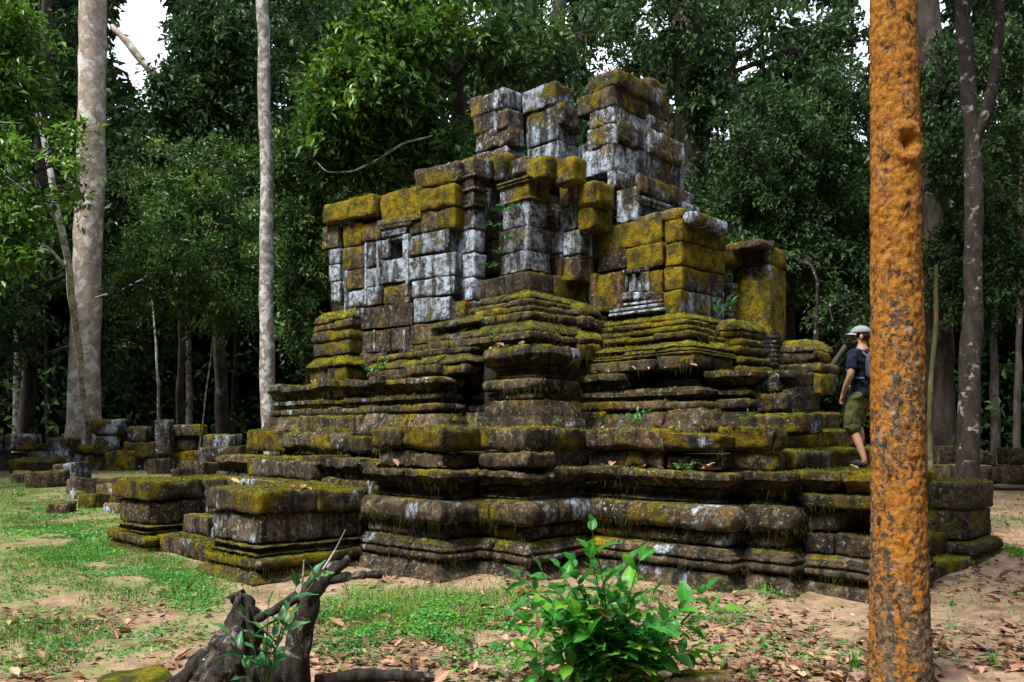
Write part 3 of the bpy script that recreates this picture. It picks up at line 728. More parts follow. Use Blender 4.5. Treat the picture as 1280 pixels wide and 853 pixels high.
# ------------------------------------------------------------------ trees
def tube(pts, rad, nseg=10, noise=0.0, nf=3.0, closed=False):
    pts = np.asarray(pts, float); n = len(pts); rad = np.broadcast_to(np.asarray(rad, float), (n,))
    tan = np.gradient(pts, axis=0); tan /= np.linalg.norm(tan, axis=1, keepdims=True) + 1e-9
    ref = np.array([0.0, 1.0, 0.0]); 
    if abs(tan[0] @ ref) > 0.9: ref = np.array([1.0, 0, 0])
    u = np.cross(tan, ref); u /= np.linalg.norm(u, axis=1, keepdims=True) + 1e-9
    w = np.cross(tan, u)
    ang = np.arange(nseg) / nseg * 2 * math.pi
    v = pts[:, None] + (u[:, None] * np.cos(ang)[None, :, None] + w[:, None] * np.sin(ang)[None, :, None]) * rad[:, None, None]
    v = v.reshape(-1, 3)
    if noise:
        dirv = v - np.repeat(pts, nseg, 0); dirv /= np.linalg.norm(dirv, axis=1, keepdims=True) + 1e-9
        v = v + dirv * (fbm(v, nf, 3) * noise)[:, None]
    i = np.arange(n - 1)[:, None] * nseg; j = np.arange(nseg)[None, :]; j2 = (j + 1) % nseg
    f = np.stack([(i + j).ravel(), (i + j2).ravel(), (i + nseg + j2).ravel(), (i + nseg + j).ravel()], 1)
    return v, f

def join(parts):
    vv, ff = [], []; o = 0
    for v, f in parts:
        vv.append(v); ff.append(np.asarray(f) + o); o += len(v)
    return np.concatenate(vv), np.concatenate(ff)

def curve_pts(pts, n=30, wob=0.0, seed=0):
    pts = np.asarray(pts, float); d = np.r_[0, np.cumsum(np.linalg.norm(np.diff(pts, axis=0), axis=1))]
    t = np.linspace(0, d[-1], n); k = len(pts)
    out = np.stack([np.interp(t, d, pts[:, i]) for i in range(3)], 1)
    for _ in range(max(1, n // (k * 3))):
        out[1:-1] = (out[:-2] + 2 * out[1:-1] + out[2:]) / 4
    if wob:
        s = vecnoise(out + seed * 11.3, 1.1) * wob; s[0] = 0; out = out + s
    return out

def leaf_arrays(P, D, N, L, W, fold=0.25):
    P = np.asarray(P); n = len(P)
    D = D / (np.linalg.norm(D, axis=1, keepdims=True) + 1e-9)
    S = np.cross(D, N); S /= np.linalg.norm(S, axis=1, keepdims=True) + 1e-9
    U = np.cross(S, D)
    L = np.broadcast_to(L, (n,))[:, None]; W = np.broadcast_to(W, (n,))[:, None]
    m = P + D * L * 0.45
    v = np.stack([P, m - S * W * .5 + U * W * fold, P + D * L - U * L * .08, m + S * W * .5 + U * W * fold], 1).reshape(-1, 3)
    k = np.arange(n)[:, None] * 4
    f = np.concatenate([k + np.array([[0, 3, 2]]), k + np.array([[0, 2, 1]])], 1).reshape(-1, 3)
    return v, f

def clusters(rs, cen, rad, ncl, per, L, spread=0.45, droop=0.35, shell=0.55):
    """leaf sprays through an ellipsoid: per leaves round each of ncl twig ends"""
    d = rs.normal(size=(ncl, 3)); d /= np.linalg.norm(d, axis=1, keepdims=True)
    rr = shell + (1 - shell) * rs.rand(ncl) ** 0.7
    rr = np.where(rs.rand(ncl) < .3, rs.rand(ncl) ** .5, rr)
    cc = np.asarray(cen) + d * rr[:, None] * np.asarray(rad)
    cc += vecnoise(cc, .6) * np.asarray(rad) * .25
    outd = d * np.array([1, 1, .5]) + rs.normal(size=(ncl, 3)) * .5 + np.array([0, -.25, -droop])
    outd /= np.linalg.norm(outd, axis=1, keepdims=True)
    # leaves sit along short twigs
    t = rs.rand(ncl, per) * 2 - 1
    P = cc[:, None] + outd[:, None] * (t * spread)[..., None] + rs.normal(size=(ncl, per, 3)) * spread * .28
    D = outd[:, None] * .6 + rs.normal(size=(ncl, per, 3)) * .7 + np.array([0, 0, -.25])
    N = np.array([0, -.2, 1.0]) + rs.normal(size=(ncl, per, 3)) * .55
    tint = np.clip(rs.rand(ncl)[:, None] * .55 + rs.rand(ncl, per) * .45, 0, 1)
    tw = [(cc[i] - outd[i] * spread * 1.3, cc[i] + outd[i] * spread) for i in range(ncl)]
    Ls = L * (0.6 + .7 * rs.rand(ncl * per)) * np.repeat(rs.uniform(.65, 1.35, ncl), per)
    v, f = leaf_arrays(P.reshape(-1, 3), D.reshape(-1, 3), N.reshape(-1, 3), Ls, Ls * .48)
    return v, f, np.repeat(tint.ravel(), 2), cc, tw

BARK_GREY = mat_bark("bark_smooth_grey", (0.16, 0.12, 0.09), (0.30, 0.24, 0.19), (0.46, 0.44, 0.42), 0.42, 4.5, .9, .012)
BARK_PALE = mat_bark("bark_pale_lichen", (0.10, 0.08, 0.06), (0.22, 0.19, 0.17), (0.42, 0.42, 0.43), 0.5, 11.0, .8, .01)
BARK_WHITE = mat_bark("bark_white", (0.10, 0.09, 0.08), (0.40, 0.39, 0.38), (0.70, 0.70, 0.70), 0.6, 9.0, .8, .01)
BARK_DARK = mat_bark("bark_dark", (0.012, 0.010, 0.008), (0.05, 0.04, 0.032), (0.13, 0.12, 0.10), 0.15, 5.0, .3, .02)
BARK_PLUM = mat_bark("bark_plum_patched", (0.012, 0.009, 0.008), (0.034, 0.027, 0.022), (0.30, 0.28, 0.26), 0.2, 10.0, .5, .03)
BARK_GREEN = mat_bark("bark_greenish", (0.03, 0.03, 0.012), (0.10, 0.09, 0.035), (0.16, 0.15, 0.08), 0.2, 5.0, .4, .015)

def tree(name, label, trunk, rad, blobs, leaf, bark, seed, L=.17, per=34, group=None, top=None, nseg=14, flare=1.35, noise=.02, limbs=True):
    """trunk: list of points; blobs: (px, py, Y, rx_px, ry_px, clusters) or ('w', centre, radii, clusters)"""
    rs = np.random.RandomState(seed)
    base = np.asarray(trunk[0], float)
    root = tag(link(name, None, None, base), label, "tree", group)
    tp = curve_pts(trunk, 44, .04, seed); n = len(tp)
    t = np.linspace(0, 1, n); r = rad[0] + (rad[1] - rad[0]) * t
    r = r * (1 + (flare - 1) * np.exp(-t * n / 5.0))
    parts = [tube(tp - base, r, nseg, noise, 2.5)]
    vs_, fs_, ts_ = [], [], []; o = 0; ext = []
    for b in blobs:
        if b[0] == 'w': cen, R, ncl = np.array(b[1]), np.array(b[2]), b[3]; LL_ = b[4] if len(b) > 4 else L
        else:
            px, py, Y, rx, ry, ncl = b; cen = at(px, py, Y); R = np.array([rx, rx * .8, ry]) * Y / PXF; LL_ = L
        v, f, ti, cc, tw = clusters(rs, cen, R, ncl, per, LL_, spread=max(.3, LL_ * 2.4))
        vs_.append(v - base); fs_.append(f + o); ts_.append(ti); o += len(v)
        if limbs and not (b[0] == 'w' and len(b) > 4):
            # one limb to the blob and branches out to some sprays
            i0 = int(np.clip(np.argmin(np.abs(tp[:, 2] - (cen[2] - R[2] * .4))), n // 4, n - 2))
            lp = curve_pts([tp[i0], (tp[i0] + cen) / 2 + np.array([0, 0, .25]), cen], 12, .15, seed)
            parts.append(tube(lp - base, np.linspace(min(r[i0] * .55, .12), .03, 12), 6))
            for k in rs.choice(len(cc), min(len(cc), 14), replace=False):
                s0 = lp[rs.randint(5, 12)]
                bp = curve_pts([s0, (s0 + cc[k]) / 2 + rs.normal(size=3) * .12, cc[k]], 8, .08, seed + k)
                parts.append(tube(bp - base, np.linspace(.022, .007, 8), 4))
            for k in rs.choice(len(tw), min(len(tw), 60), replace=False):
                parts.append(tube(np.array(tw[k]) - base, .006, 3))
    v, f = join(parts)
    link("trunk", mesh_np("trunk", v, f, bark), root)
    if vs_:
        link("crown", mesh_np("crown", np.concatenate(vs_), np.concatenate(fs_), leaf, smooth=False, tint=np.concatenate(ts_)), root)
    return root

def gp(px, Y):
    x = (px - PXC) * Y / PXF
    return np.array([x, Y, gz(x, Y) - .05])

# tall trunks in front of the wood
tree("tall_tree", "thick tall tree with smooth grey brown trunk behind the low ruined wall", [gp(103, 28), at(106, 430, 28), at(114, 200, 28), at(116, 0, 28), at(118, -260, 28)], (.46, .40),
     [('w', at(118, -300, 28), (4, 4, 2.2), 260, .3)], LEAF_MID, BARK_GREY, 3, flare=1.3, noise=.03, nseg=28)
tree("slim_pale_tree", "straight slim tree with pale whitish bark rising beside the temple", [gp(341, 17.5), at(335, 480, 17.5), at(333, 250, 17.5), at(328, 0, 17.5), at(326, -220, 17.5)], (.155, .112),
     [('w', at(326, -290, 17.5), (2.8, 2.8, 1.6), 160, .26)], LEAF_MID, BARK_PALE, 4, flare=1.15, noise=.01, nseg=24)
tree("leaning_birch", "thin leaning whitish tree crossing the thick grey trunk", [gp(116, 27), at(98, 440, 24), at(84, 330, 20.5), at(70, 250, 19.5), at(50, 160, 19.5), at(28, 60, 19.5)], (.11, .06),
     [(5, 90, 17.5, 45, 80, 70), (5, 210, 17, 35, 60, 40), (10, 300, 18.5, 22, 30, 16)], LEAF_LIME, BARK_WHITE, 5, L=.17, flare=1.1, noise=.01)
tree("forked_tree", "plum grey forked tree with white bark patches behind the orange trunk", [gp(1209, 13.2), at(1213, 450, 13.2), at(1217, 240, 13.2), at(1218, 165, 13.2), at(1207, 90, 13.2), at(1198, 0, 13.2), at(1190, -200, 13.2)], (.168, .085),
     [('w', at(1190, -240, 13.5), (2.2, 2.2, 1.2), 120, .26)], LEAF_DARK, BARK_PLUM, 6, flare=1.15, noise=.02, nseg=24)
fk = bpy.data.objects["forked_tree"]
fb_ = Vector(fk.location)
fp = curve_pts([at(1217, 185, 13.2), at(1235, 140, 13.1), at(1244, 90, 13.0), at(1250, 0, 12.9), at(1262, -150, 12.9)], 26, .04, 2)
v, f = tube(fp - np.array(fb_), np.linspace(.085, .05, 26), 12, .015, 3)
link("fork_limb", mesh_np("fork_limb", v, f, BARK_PLUM), fk)

# edge trees whose crowns hang into the clearing
tree("edge_tree", "bright lime green tree at the wood's edge beside the thick grey trunk", [gp(-60, 19), at(-40, 300, 19), at(0, 0, 19)], (.18, .1),
     [(0, 40, 17.5, 62, 60, 100), (22, 120, 18, 36, 60, 60), (5, 300, 17, 45, 60, 60), (92, 205, 17.2, 12, 45, 9), (92, 245, 17.4, 14, 16, 6)], LEAF_LIME, BARK_DARK, 21, L=.16, top=1)
tree("edge_tree", "dark broadleaf tree hanging low over the left end of the ruined wall", [gp(30, 30), at(45, 300, 28), at(60, 0, 26)], (.25, .15),
     [(-10, 390, 27, 60, 90, 100), (165, 430, 30, 70, 60, 70), (-5, 250, 27, 55, 80, 90), (175, 250, 30, 40, 60, 70), (160, 340, 30, 70, 70, 110)], LEAF_DARK, BARK_DARK, 22, L=.2)
tree("edge_tree", "tree with open leafy boughs against the white sky gap", [gp(280, 31), at(270, 300, 28), at(262, 60, 24), at(265, -100, 24)], (.22, .12),
     [(272, 40, 23, 50, 55, 110), (245, 130, 23, 45, 45, 80), (215, 180, 23, 40, 40, 55), (300, 150, 23, 45, 70, 100), (380, 40, 24, 60, 60, 70), (212, 112, 22.5, 18, 12, 8)], LEAF_DARK, BARK_DARK, 23, L=.19)
tree("edge_tree", "mid green bushy tree filling the gap before the slim pale trunk", [gp(225, 27), at(226, 400, 25), at(240, 250, 22)], (.12, .07),
     [(250, 290, 19.5, 80, 75, 150), (200, 350, 20, 60, 55, 90), (290, 380, 20, 55, 50, 80), (240, 215, 20.5, 70, 40, 80), (185, 260, 23, 35, 60, 60)], LEAF_MID, BARK_DARK, 24, L=.12, per=46)
tree("edge_tree", "leafy green tree pressed against the temple's grey front wing", [gp(390, 18.8), at(385, 400, 18.8), at(390, 200, 18.8)], (.12, .06),
     [(385, 310, 18.5, 42, 85, 120), (370, 210, 19, 50, 60, 100), (380, 410, 18.5, 30, 40, 40)], LEAF_MID, BARK_DARK, 25, L=.13, per=44)
tree("edge_tree", "yellow tinged broadleaf tree overhanging the temple's stepped left wing", [gp(575, 20.5), at(573, 200, 20.5), at(570, 0, 20.5), at(570, -150, 20.5)], (.20, .14),
     [(470, 120, 18, 75, 65, 110), (500, 30, 18.5, 90, 50, 90), (430, 190, 18, 40, 40, 60), (530, 180, 18.5, 50, 40, 60), (620, 60, 19.5, 60, 45, 60), (420, 60, 19, 40, 60, 60)], LEAF_MID, BARK_DARK, 26, L=.2)
tree("understorey_tree", "sunlit yellow green sprays hanging above the temple's left wing", [gp(455, 24), at(450, 300, 22), at(455, 150, 20)], (.08, .05),
     [(455, 105, 17.2, 55, 40, 34), (500, 60, 17.4, 60, 35, 30), (410, 150, 17.4, 35, 30, 18), (560, 30, 17.6, 45, 30, 18)], LEAF_LIME, BARK_DARK, 33, L=.18)
for i, (px, Y, r_, lean) in enumerate([(20, 33, .14, 4), (62, 36, .1, -6), (238, 34, .12, -4), (292, 38, .14, 5), (420, 34, .1, -4), (525, 33, .12, 4), (905, 32, .13, 5), (960, 36, .15, -3), (1055, 33, .1, 4), (1100, 30, .12, 2), (1245, 31, .14, -4), (1270, 27, .1, 5)]):
    tree("forest_tree", ["slender pale trunk deep in the shaded wood", "thin dark trunk deep in the shaded wood"][int(i % 2 or px > 600)], [gp(px, Y), at(px + lean, 350, Y), at(px + lean * 2, 150, Y), at(px + lean * 3, -40, Y)], (r_, r_ * .6),
         [('w', at(px + lean * 3, -120, Y), (2.2, 2.2, 1.4), 60, .4)], LEAF_DARK, [BARK_PALE, BARK_DARK][int(i % 2 or px > 600)], 200 + i, group=["pale trunks in the wood", "dark trunks in the wood"][int(i % 2 or px > 600)], per=20)
tree("edge_tree", "dark tree with drooping foliage directly behind the leaning tower stacks", [gp(690, 24), at(690, 200, 24), at(700, 0, 24)], (.3, .2),
     [(700, 40, 23, 80, 50, 66), (560, 230, 23, 70, 60, 90), (650, 110, 24, 60, 50, 80), (480, 250, 23, 50, 50, 70)], LEAF_DARK, BARK_DARK, 27, L=.2)
tree("vine_tree", "big dark trunk wrapped in climbing vines beside the tall tower stump", [gp(872, 21), at(868, 300, 21), at(860, 100, 21), at(850, -120, 21)], (.42, .34),
     [(830, 30, 20.5, 60, 45, 46), (880, 120, 20.5, 35, 70, 60), (870, 250, 20.5, 30, 50, 50), (800, 100, 22, 35, 40, 20)], LEAF_DARK, BARK_DARK, 28, L=.18, noise=.12)
tree("edge_tree", "dense green tree screening the wood behind the mossy porch", [gp(985, 20), at(985, 400, 20), at(990, 200, 20)], (.18, .1),
     [(970, 180, 18.5, 85, 75, 170), (1040, 140, 19, 60, 60, 100), (950, 280, 18.5, 70, 60, 120), (1040, 250, 19, 60, 70, 110), (1010, 340, 19, 70, 50, 80), (1060, 330, 19, 40, 60, 60)], LEAF_DARK, BARK_DARK, 29, L=.125, per=46)
tree("edge_tree", "thin crowned dark tree with sky between its twigs", [gp(925, 25), at(922, 200, 25), at(912, 60, 25), at(930, -60, 25)], (.22, .13),
     [(990, 45, 24, 90, 45, 48), (1050, 60, 24, 40, 40, 24), (905, 30, 24, 30, 50, 14), (960, 0, 24, 70, 30, 18)], LEAF_DARK, BARK_DARK, 30, L=.19)
tree("edge_tree", "shadowed tree behind the forked plum grey trunk", [gp(1175, 20), at(1172, 300, 20), at(1160, 0, 20), at(1155, -120, 20)], (.32, .25),
     [(1220, 200, 18, 60, 70, 90), (1240, 330, 18, 55, 80, 100), (1190, 100, 19, 50, 60, 55), (1180, 330, 19, 40, 60, 50), (1250, 80, 19, 45, 60, 60)], LEAF_DARK, BARK_DARK, 31, L=.13, per=44)
tree("edge_tree", "low leafy sapling clump at the dark wood's edge beyond the stair", [gp(1010, 17), at(1016, 450, 17), at(1022, 350, 17)], (.07, .04),
     [(1050, 390, 17, 40, 30, 30), (1000, 330, 18, 30, 30, 25), (1070, 440, 18, 40, 40, 40)], LEAF_DARK, BARK_PLUM, 32, L=.13)

# the wood behind: one mass of foliage round the whole clearing, closed above, with gaps where the sky shows
def forest():
    rs = np.random.RandomState(99)
    P, Ls = [], []
    holes = [(178, 45, 40, 80), (198, 120, 26, 26), (592, 30, 30, 30), (485, 66, 18, 24), (762, 68, 34, 34), (930, 55, 42, 44), (1005, 14, 40, 20), (1070, 70, 22, 50), (1145, 20, 40, 50), (905, 165, 22, 34), (1075, 165, 22, 26), (690, 16, 24, 24), (815, 22, 26, 28), (1090, 10, 30, 30), (640, 70, 16, 16), (860, 60, 16, 40), (1240, 130, 20, 40), (850, 120, 14, 24)]
    for (n, y0, y1, d0, d1, l0, l1) in ((85000, -60, 370, 29, 35, .22, .42), (60000, -40, 360, 35, 43, .5, .8), (75000, 180, 600, 44, 50, 1.0, 1.7), (5000, 440, 585, 30, 36, .25, .45)):
        px = rs.uniform(-260, 1540, n); py = rs.uniform(y0, y1, n); Y = rs.uniform(d0, d1, n)
        q = np.stack([px / 90, py / 90, Y / 6], 1)
        keep = np.ones(n, bool)
        for (hx, hy, rx, ry) in holes:
            keep &= ((px - hx) / rx) ** 2 + ((py - hy) / ry) ** 2 > 1 + .6 * vnoise(q, 6.0)
        keep &= (fbm(q, 2.0, 2) > -.55) | (py > 150)
        px, py, Y = px[keep], py[keep], Y[keep]
        P.append(np.stack([(px - PXC) * Y / PXF, Y, EYE + (HOR - py) * Y / PXF], 1)); Ls.append(rs.uniform(l0, l1, len(px)))
    m = 14000                                                     # unseen high canopy over the wood, added to shade its interior
    P.append(np.stack([rs.uniform(-34, 34, m), rs.uniform(28, 36, m), rs.uniform(22.5, 26, m)], 1)); Ls.append(rs.uniform(.8, 1.3, m))
    m = 60000                                                     # unseen foliage ring beside and behind the viewer, added to cut low sky light
    th = rs.uniform(math.radians(50), math.radians(310), m); r = rs.uniform(20, 27, m)
    P.append(np.stack([np.sin(th) * r, 8 + np.cos(th) * r, rs.uniform(0, 18, m) + 2 * np.sin(th * 9)], 1)); Ls.append(rs.uniform(.7, 1.2, m))
    P = np.concatenate(P); Ls = np.concatenate(Ls); n = len(P)
    v, f = leaf_arrays(P, rs.normal(size=(n, 3)) + np.array([0, 0, -.4]), rs.normal(size=(n, 3)) * .7 + np.array([0, -.4, .8]), Ls, Ls * .5)
    t = np.clip(.5 + .5 * fbm(P, .5, 2) + rs.normal(size=n) * .15, 0, .75) * np.where(P[:, 1] > 43, .1, 1)  # farthest leaves tinted darker: the inner wood's deep shade put into their colour
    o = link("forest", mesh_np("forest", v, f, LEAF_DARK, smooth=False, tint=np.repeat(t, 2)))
    tag(o, "dense dark tropical forest closing off the clearing", "forest", kind="stuff")
forest()

# ------------------------------------------------------------------ the orange tree by the viewer
def mat_orange():
    k = NB("bark_orange_lichen"); p = k.pos()
    z = k.n.new("ShaderNodeSeparateXYZ"); k.put(z.inputs[0], p)
    n1 = k.noise(k.mapping(p, (1, 1, .22)), 6.5, 6, 0.68, .4); n2 = k.noise(p, 26.0, 5, 0.75, .6); n3 = k.noise(p, 90.0, 3, .7)
    bark = k.mix(k.ramp(n2, 0.35, 0.65), (0.028, 0.020, 0.013), (0.15, 0.110, 0.075))
    bark = k.mix(k.ramp(k.noise(p, 9.0, 4), 0.58, 0.7, 0, .8), bark, (0.26, 0.25, 0.26))
    org = k.mix(k.ramp(n2, 0.3, 0.68), (0.13, 0.046, 0.004), (0.37, 0.145, 0.007))
    nn = k.math('ADD', n1, k.math('MULTIPLY', k.math('SUBTRACT', n2, .5), .9))
    m = k.ramp(k.math('ADD', nn, k.ramp(z.outputs[2], 0.2, 3.6, -.06, 0.12)), 0.43, 0.54)
    c = k.mix(k.math('MULTIPLY', m, k.ramp(n3, .3, .6, .55, .95)), bark, org)
    fis = k.noise(k.mapping(p, (1, 1, .4)), 13.0, 5, .75, .8)
    c = k.mix(k.ramp(fis, .56, .64, 0, .9), c, (0.022, 0.016, 0.011))
    c = k.mix(k.ramp(k.noise(p, 11.0, 4, .75), .64, .70, 0, .75), c, (0.14, 0.115, 0.10))
    k.bump(k.math('ADD', n2, k.math('MULTIPLY', n3, .4)), .9, .012)
    return k.base(c, .9, .2)
def orange_tree():
    Y = 5.35; x0 = (1125 - PXC) * Y / PXF; base = np.array([x0, Y, gz(x0, Y) - .05])
    root = tag(link("orange_tree", None, None, base), "tree trunk crusted with bright orange lichen standing before the stair", "tree")
    pts = curve_pts([base, at(1124, 700, Y), at(1121, 400, Y), at(1117, 0, Y), at(1114, -300, Y), at(1112, -560, Y)], 520) - base
    t = pts[:, 2]; r = np.interp(t, [0, .12, .5, 1.5, 4.3, 7.5], [.225, .195, .174, .157, .131, .10])
    ns = 110
    v, f = tube(pts, r, ns)
    cen = np.repeat(pts, ns, 0); d = v - cen; d /= np.linalg.norm(d, axis=1, keepdims=True)
    w = v * np.array([1, 1, .6])
    fl = np.abs(vnoise(w, 16, 3)) ; rid = 1 - np.abs(vnoise(w, 9.0)) * 1.6
    disp = .75 * (.004 * fbm(w, 6, 3) + .007 * np.clip(rid, -.5, 1) * vnoise(v, 24) + .006 * (fl > .3) + .006 * (np.abs(vnoise(v * np.array([1, 1, 1.6]), 28, 8)) > .3) + .008 * vnoise(v, 1.6) + .005 * vnoise(v, 60))
    # knot hole facing the clearing
    kz = EYE + (HOR - 188) * Y / PXF - base[2]
    da = np.hypot((v[:, 0] - cen[:, 0]) - .015, (v[:, 2] - kz) * .75); fr = d[:, 1] < -.2
    disp += np.where(fr, -.045 * np.exp(-(da / .035) ** 2) + .018 * np.exp(-((da - .075) / .025) ** 2), 0)
    v = v + d * disp[:, None]
    link("trunk", mesh_np("trunk", v, f, mat_orange()), root)
    rs = np.random.RandomState(5); vs_, fs_, ts_ = [], [], []; o = 0
    for c, R in (((.2, .3, 8.3), (2.4, 2.4, 1.2)), ((-.9, .6, 9.4), (1.6, 1.6, 1.0))):
        vv, ff, tt, cc, tw = clusters(rs, c, R, 90, 26, .2); vs_.append(vv); fs_.append(ff + o); ts_.append(tt); o += len(vv)
    link("crown", mesh_np("crown", np.concatenate(vs_), np.concatenate(fs_), LEAF_MID, smooth=False, tint=np.concatenate(ts_)), root)
orange_tree()

# ------------------------------------------------------------------ ruined enclosure walls and loose blocks
def wall_of(label, Y, base_px, rows, group=None):
    bx = (base_px - PXC) * Y / PXF; bz = gz(bx, Y)
    root = tag(link("ruined_wall", None, None, (bx, Y, bz)), label, "wall", group)
    for (p0, p1, y0, y1, dy, c, e) in rows:
        Yc = Y + dy; x0, x1 = (p0 - PXC) * Yc / PXF, (p1 - PXC) * Yc / PXF
        z1, z0 = EYE + (HOR - y0) * Yc / PXF, EYE + (HOR - y1) * Yc / PXF
        stone(root, "wall_stone", x0 - bx, x1 - bx, dy, dy + max(.45, (x1 - x0) * .7), z0 - bz, z1 - bz, None, 0, 0, c, e * 1.6, .05, jit=2, step=.14)
RU = (0.60, 0.50, 0.65)
rows = []
rr = random.Random(4)
x = -60
while x < 300:
    w = rr.uniform(22, 44); rows.append((x, x + w, rr.uniform(562, 568), 592, rr.uniform(-.1, .2), RU, 1.2)); x += w
rows += [(5, 40, 542, 564, 0, RU, 1.2), (60, 92, 547, 570, 0, (0.5, 0.5, 0.4), 1.2), (95, 118, 556, 568, .1, RU, 1.3), (40, 60, 555, 566, .2, RU, 1.4), (-30, 4, 545, 564, 0, RU, 1.2),
         (117, 148, 545, 570, 0, (0.4, 0.6, 0.2), 1.3), (114, 152, 524, 546, 0, (0.5, 0.5, 0.3), 1.7), (159, 184, 533, 553, 0, RU, 1.8), (152, 193, 552, 574, 0, RU, 1.3),
         (193, 214, 525, 574, -.2, (0.4, 0.5, 0.2), 1.0), (214, 251, 531, 546, 0, (0.6, 0.4, 0.5), 1.5), (216, 246, 545, 563, .1, RU, 1.4), (252, 294, 543, 566, 0, RU, 1.4), (246, 300, 558, 580, -.4, RU, 1.4)]
wall_of("low ruined enclosure wall of mossy blocks below the thick grey trunk", 25.5, 120, rows)
rows = []
x = 1165
while x < 1420:
    w = rr.uniform(26, 50); rows.append((x, x + w, rr.uniform(578, 584), 606, 0, (0.4, 0.25, 0.3), 1.3))
    rows.append((x + 8, x + w - 4, rr.uniform(555, 566), 582, rr.uniform(0, .3), (0.4, 0.2, 0.35), 1.8)); x += w
wall_of("low shadowed wall of dark mossy stones behind the forked tree", 19.0, 1250, rows)

_blk = 0
def block(label, p0, p1, y0, y1, depth, c, rot=0.0, tilt=0.0, er=1.7, group=None, r=.05):
    """a loose block lying on the ground: its foot row gives the distance"""
    Y = 8.0
    for _ in range(30):
        xm = ((p0 + p1) / 2 - PXC) * Y / PXF; Y = .6 * Y + .4 * PXF * (EYE - gz(xm, Y)) / (y1 - HOR)
    w = (p1 - p0) * Y / PXF; h = (y1 - y0) * Y / PXF
    o = stone(None, "fallen_block", -w / 2, w / 2, -depth / 2, depth / 2, -.04, h, None, 0, 0, c, er, r, jit=0, step=.1)
    rt = random.Random(int(p0 * 7)); o.location = (xm, Y + depth / 2, gz(xm, Y) + h / 2 - .05); o.rotation_euler = (rt.uniform(-.14, .14), tilt + rt.uniform(-.14, .14), rot + rt.uniform(-.5, .5))
    tag(o, label, "stone", group)
gB = "fallen blocks strewn before the ruined wall"
block("squared fallen block with a flat top amid the rubble before the ruined wall", 26, 76, 588, 610, .6, (0.4, 0.35, 0.3), .1, group=gB)
block("dark tilted slab leaning on rubble before the ruined wall", 78, 130, 598, 618, .7, (0.35, 0.3, 0.2), .3, .12, group=gB)
block("ochre tinged block lying beside the far left pedestal", 120, 162, 603, 630, .6, (0.7, 0.3, 0.4), -.2, -.05, group=gB)
block("brown stub of stone sunk in the moss by the ruined wall", 55, 82, 627, 643, .5, (0.35, 0.3, 0.2), .2, group=gB)
block("greyish flat stone between rubble and far pedestal", 125, 150, 629, 642, .6, (0.4, 0.5, 0.3), .5, group=gB)
block("two toned upright block under the boulder of the ruined wall", 64, 103, 578, 602, .5, (0.35, 0.55, 0.2), .0, group=gB)
block("dark boulder at the end of the rubble line", 8, 30, 588, 604, .6, (0.3, 0.25, 0.2), .4, group=gB)
block("mossy heap stone on the rubble line under the ruined wall", 8, 62, 573, 593, .8, (0.65, 0.25, 0.7), .1, group=gB)
block("loose sandstone lump on the bare earth before the upright post", 180, 208, 573, 593, .6, (0.4, 0.4, 0.2), .3, group=gB)
block("thin grey slab lying behind the far left pedestal", 226, 264, 576, 594, .7, (0.35, 0.5, 0.2), -.3, .1, group=gB)
block("pale fragment of stone half buried beneath the upright post", 212, 236, 584, 597, .5, (0.35, 0.5, 0.1), .6, group=gB)
block("small broken chip of stone on the moss near the rubble", 84, 100, 612, 624, .35, RU, .8, group=gB)
block("rounded mossy stone among low rubble near the tilted slab", 96, 124, 616, 636, .5, (0.7, 0.25, 0.6), .2, group=gB)
block("dark rock beside the leafy shrub at the ground's edge", 846, 925, 846, 876, .4, (0.3, 0.2, 0.2), .2, er=1.6, r=.12)
block("green mossed stone sunk in the ground beside the stump", 108, 195, 847, 885, .4, (0.5, 0.1, 0.9), .2, er=1.6, r=.12)

# ------------------------------------------------------------------ leaves as single pieces
def mat_leaf_obj(name, cols, trans=.3, rough=.42, spec=.35, vein=True):
    k = NB(name); r = k.rnd(); o = k.objco()
    cr = k.n.new("ShaderNodeValToRGB"); k.put(cr.inputs[0], r); e = cr.color_ramp.elements
    for i, cc in enumerate(cols):
        el = e[i] if i < 2 else e.new(0.5); el.position = i / (len(cols) - 1); el.color = cc + (1,)
    n = k.noise(o, 22.0, 4, .65)
    c = k.mix(k.ramp(n, .35, .7, 0, .45), cr.outputs[0], tuple(x * .35 for x in cols[0]))
    if vein:
        sx = k.n.new("ShaderNodeSeparateXYZ"); k.put(sx.inputs[0], o)
        c = k.mix(k.ramp(k.math('ABSOLUTE', sx.outputs[1]), .0, .035, .45, 0), c, tuple(min(1, x * 2.0 + .02) for x in cols[1]))
    k.base(c, rough, spec)
    tr = k.n.new("ShaderNodeBsdfTranslucent"); k.put(tr.inputs[0], c)
    mx = k.n.new("ShaderNodeMixShader"); mx.inputs[0].default_value = trans
    k.l.new(k.b.outputs[0], mx.inputs[1]); k.l.new(tr.outputs[0], mx.inputs[2]); k.l.new(mx.outputs[0], k.out.inputs[0])
    return k.m
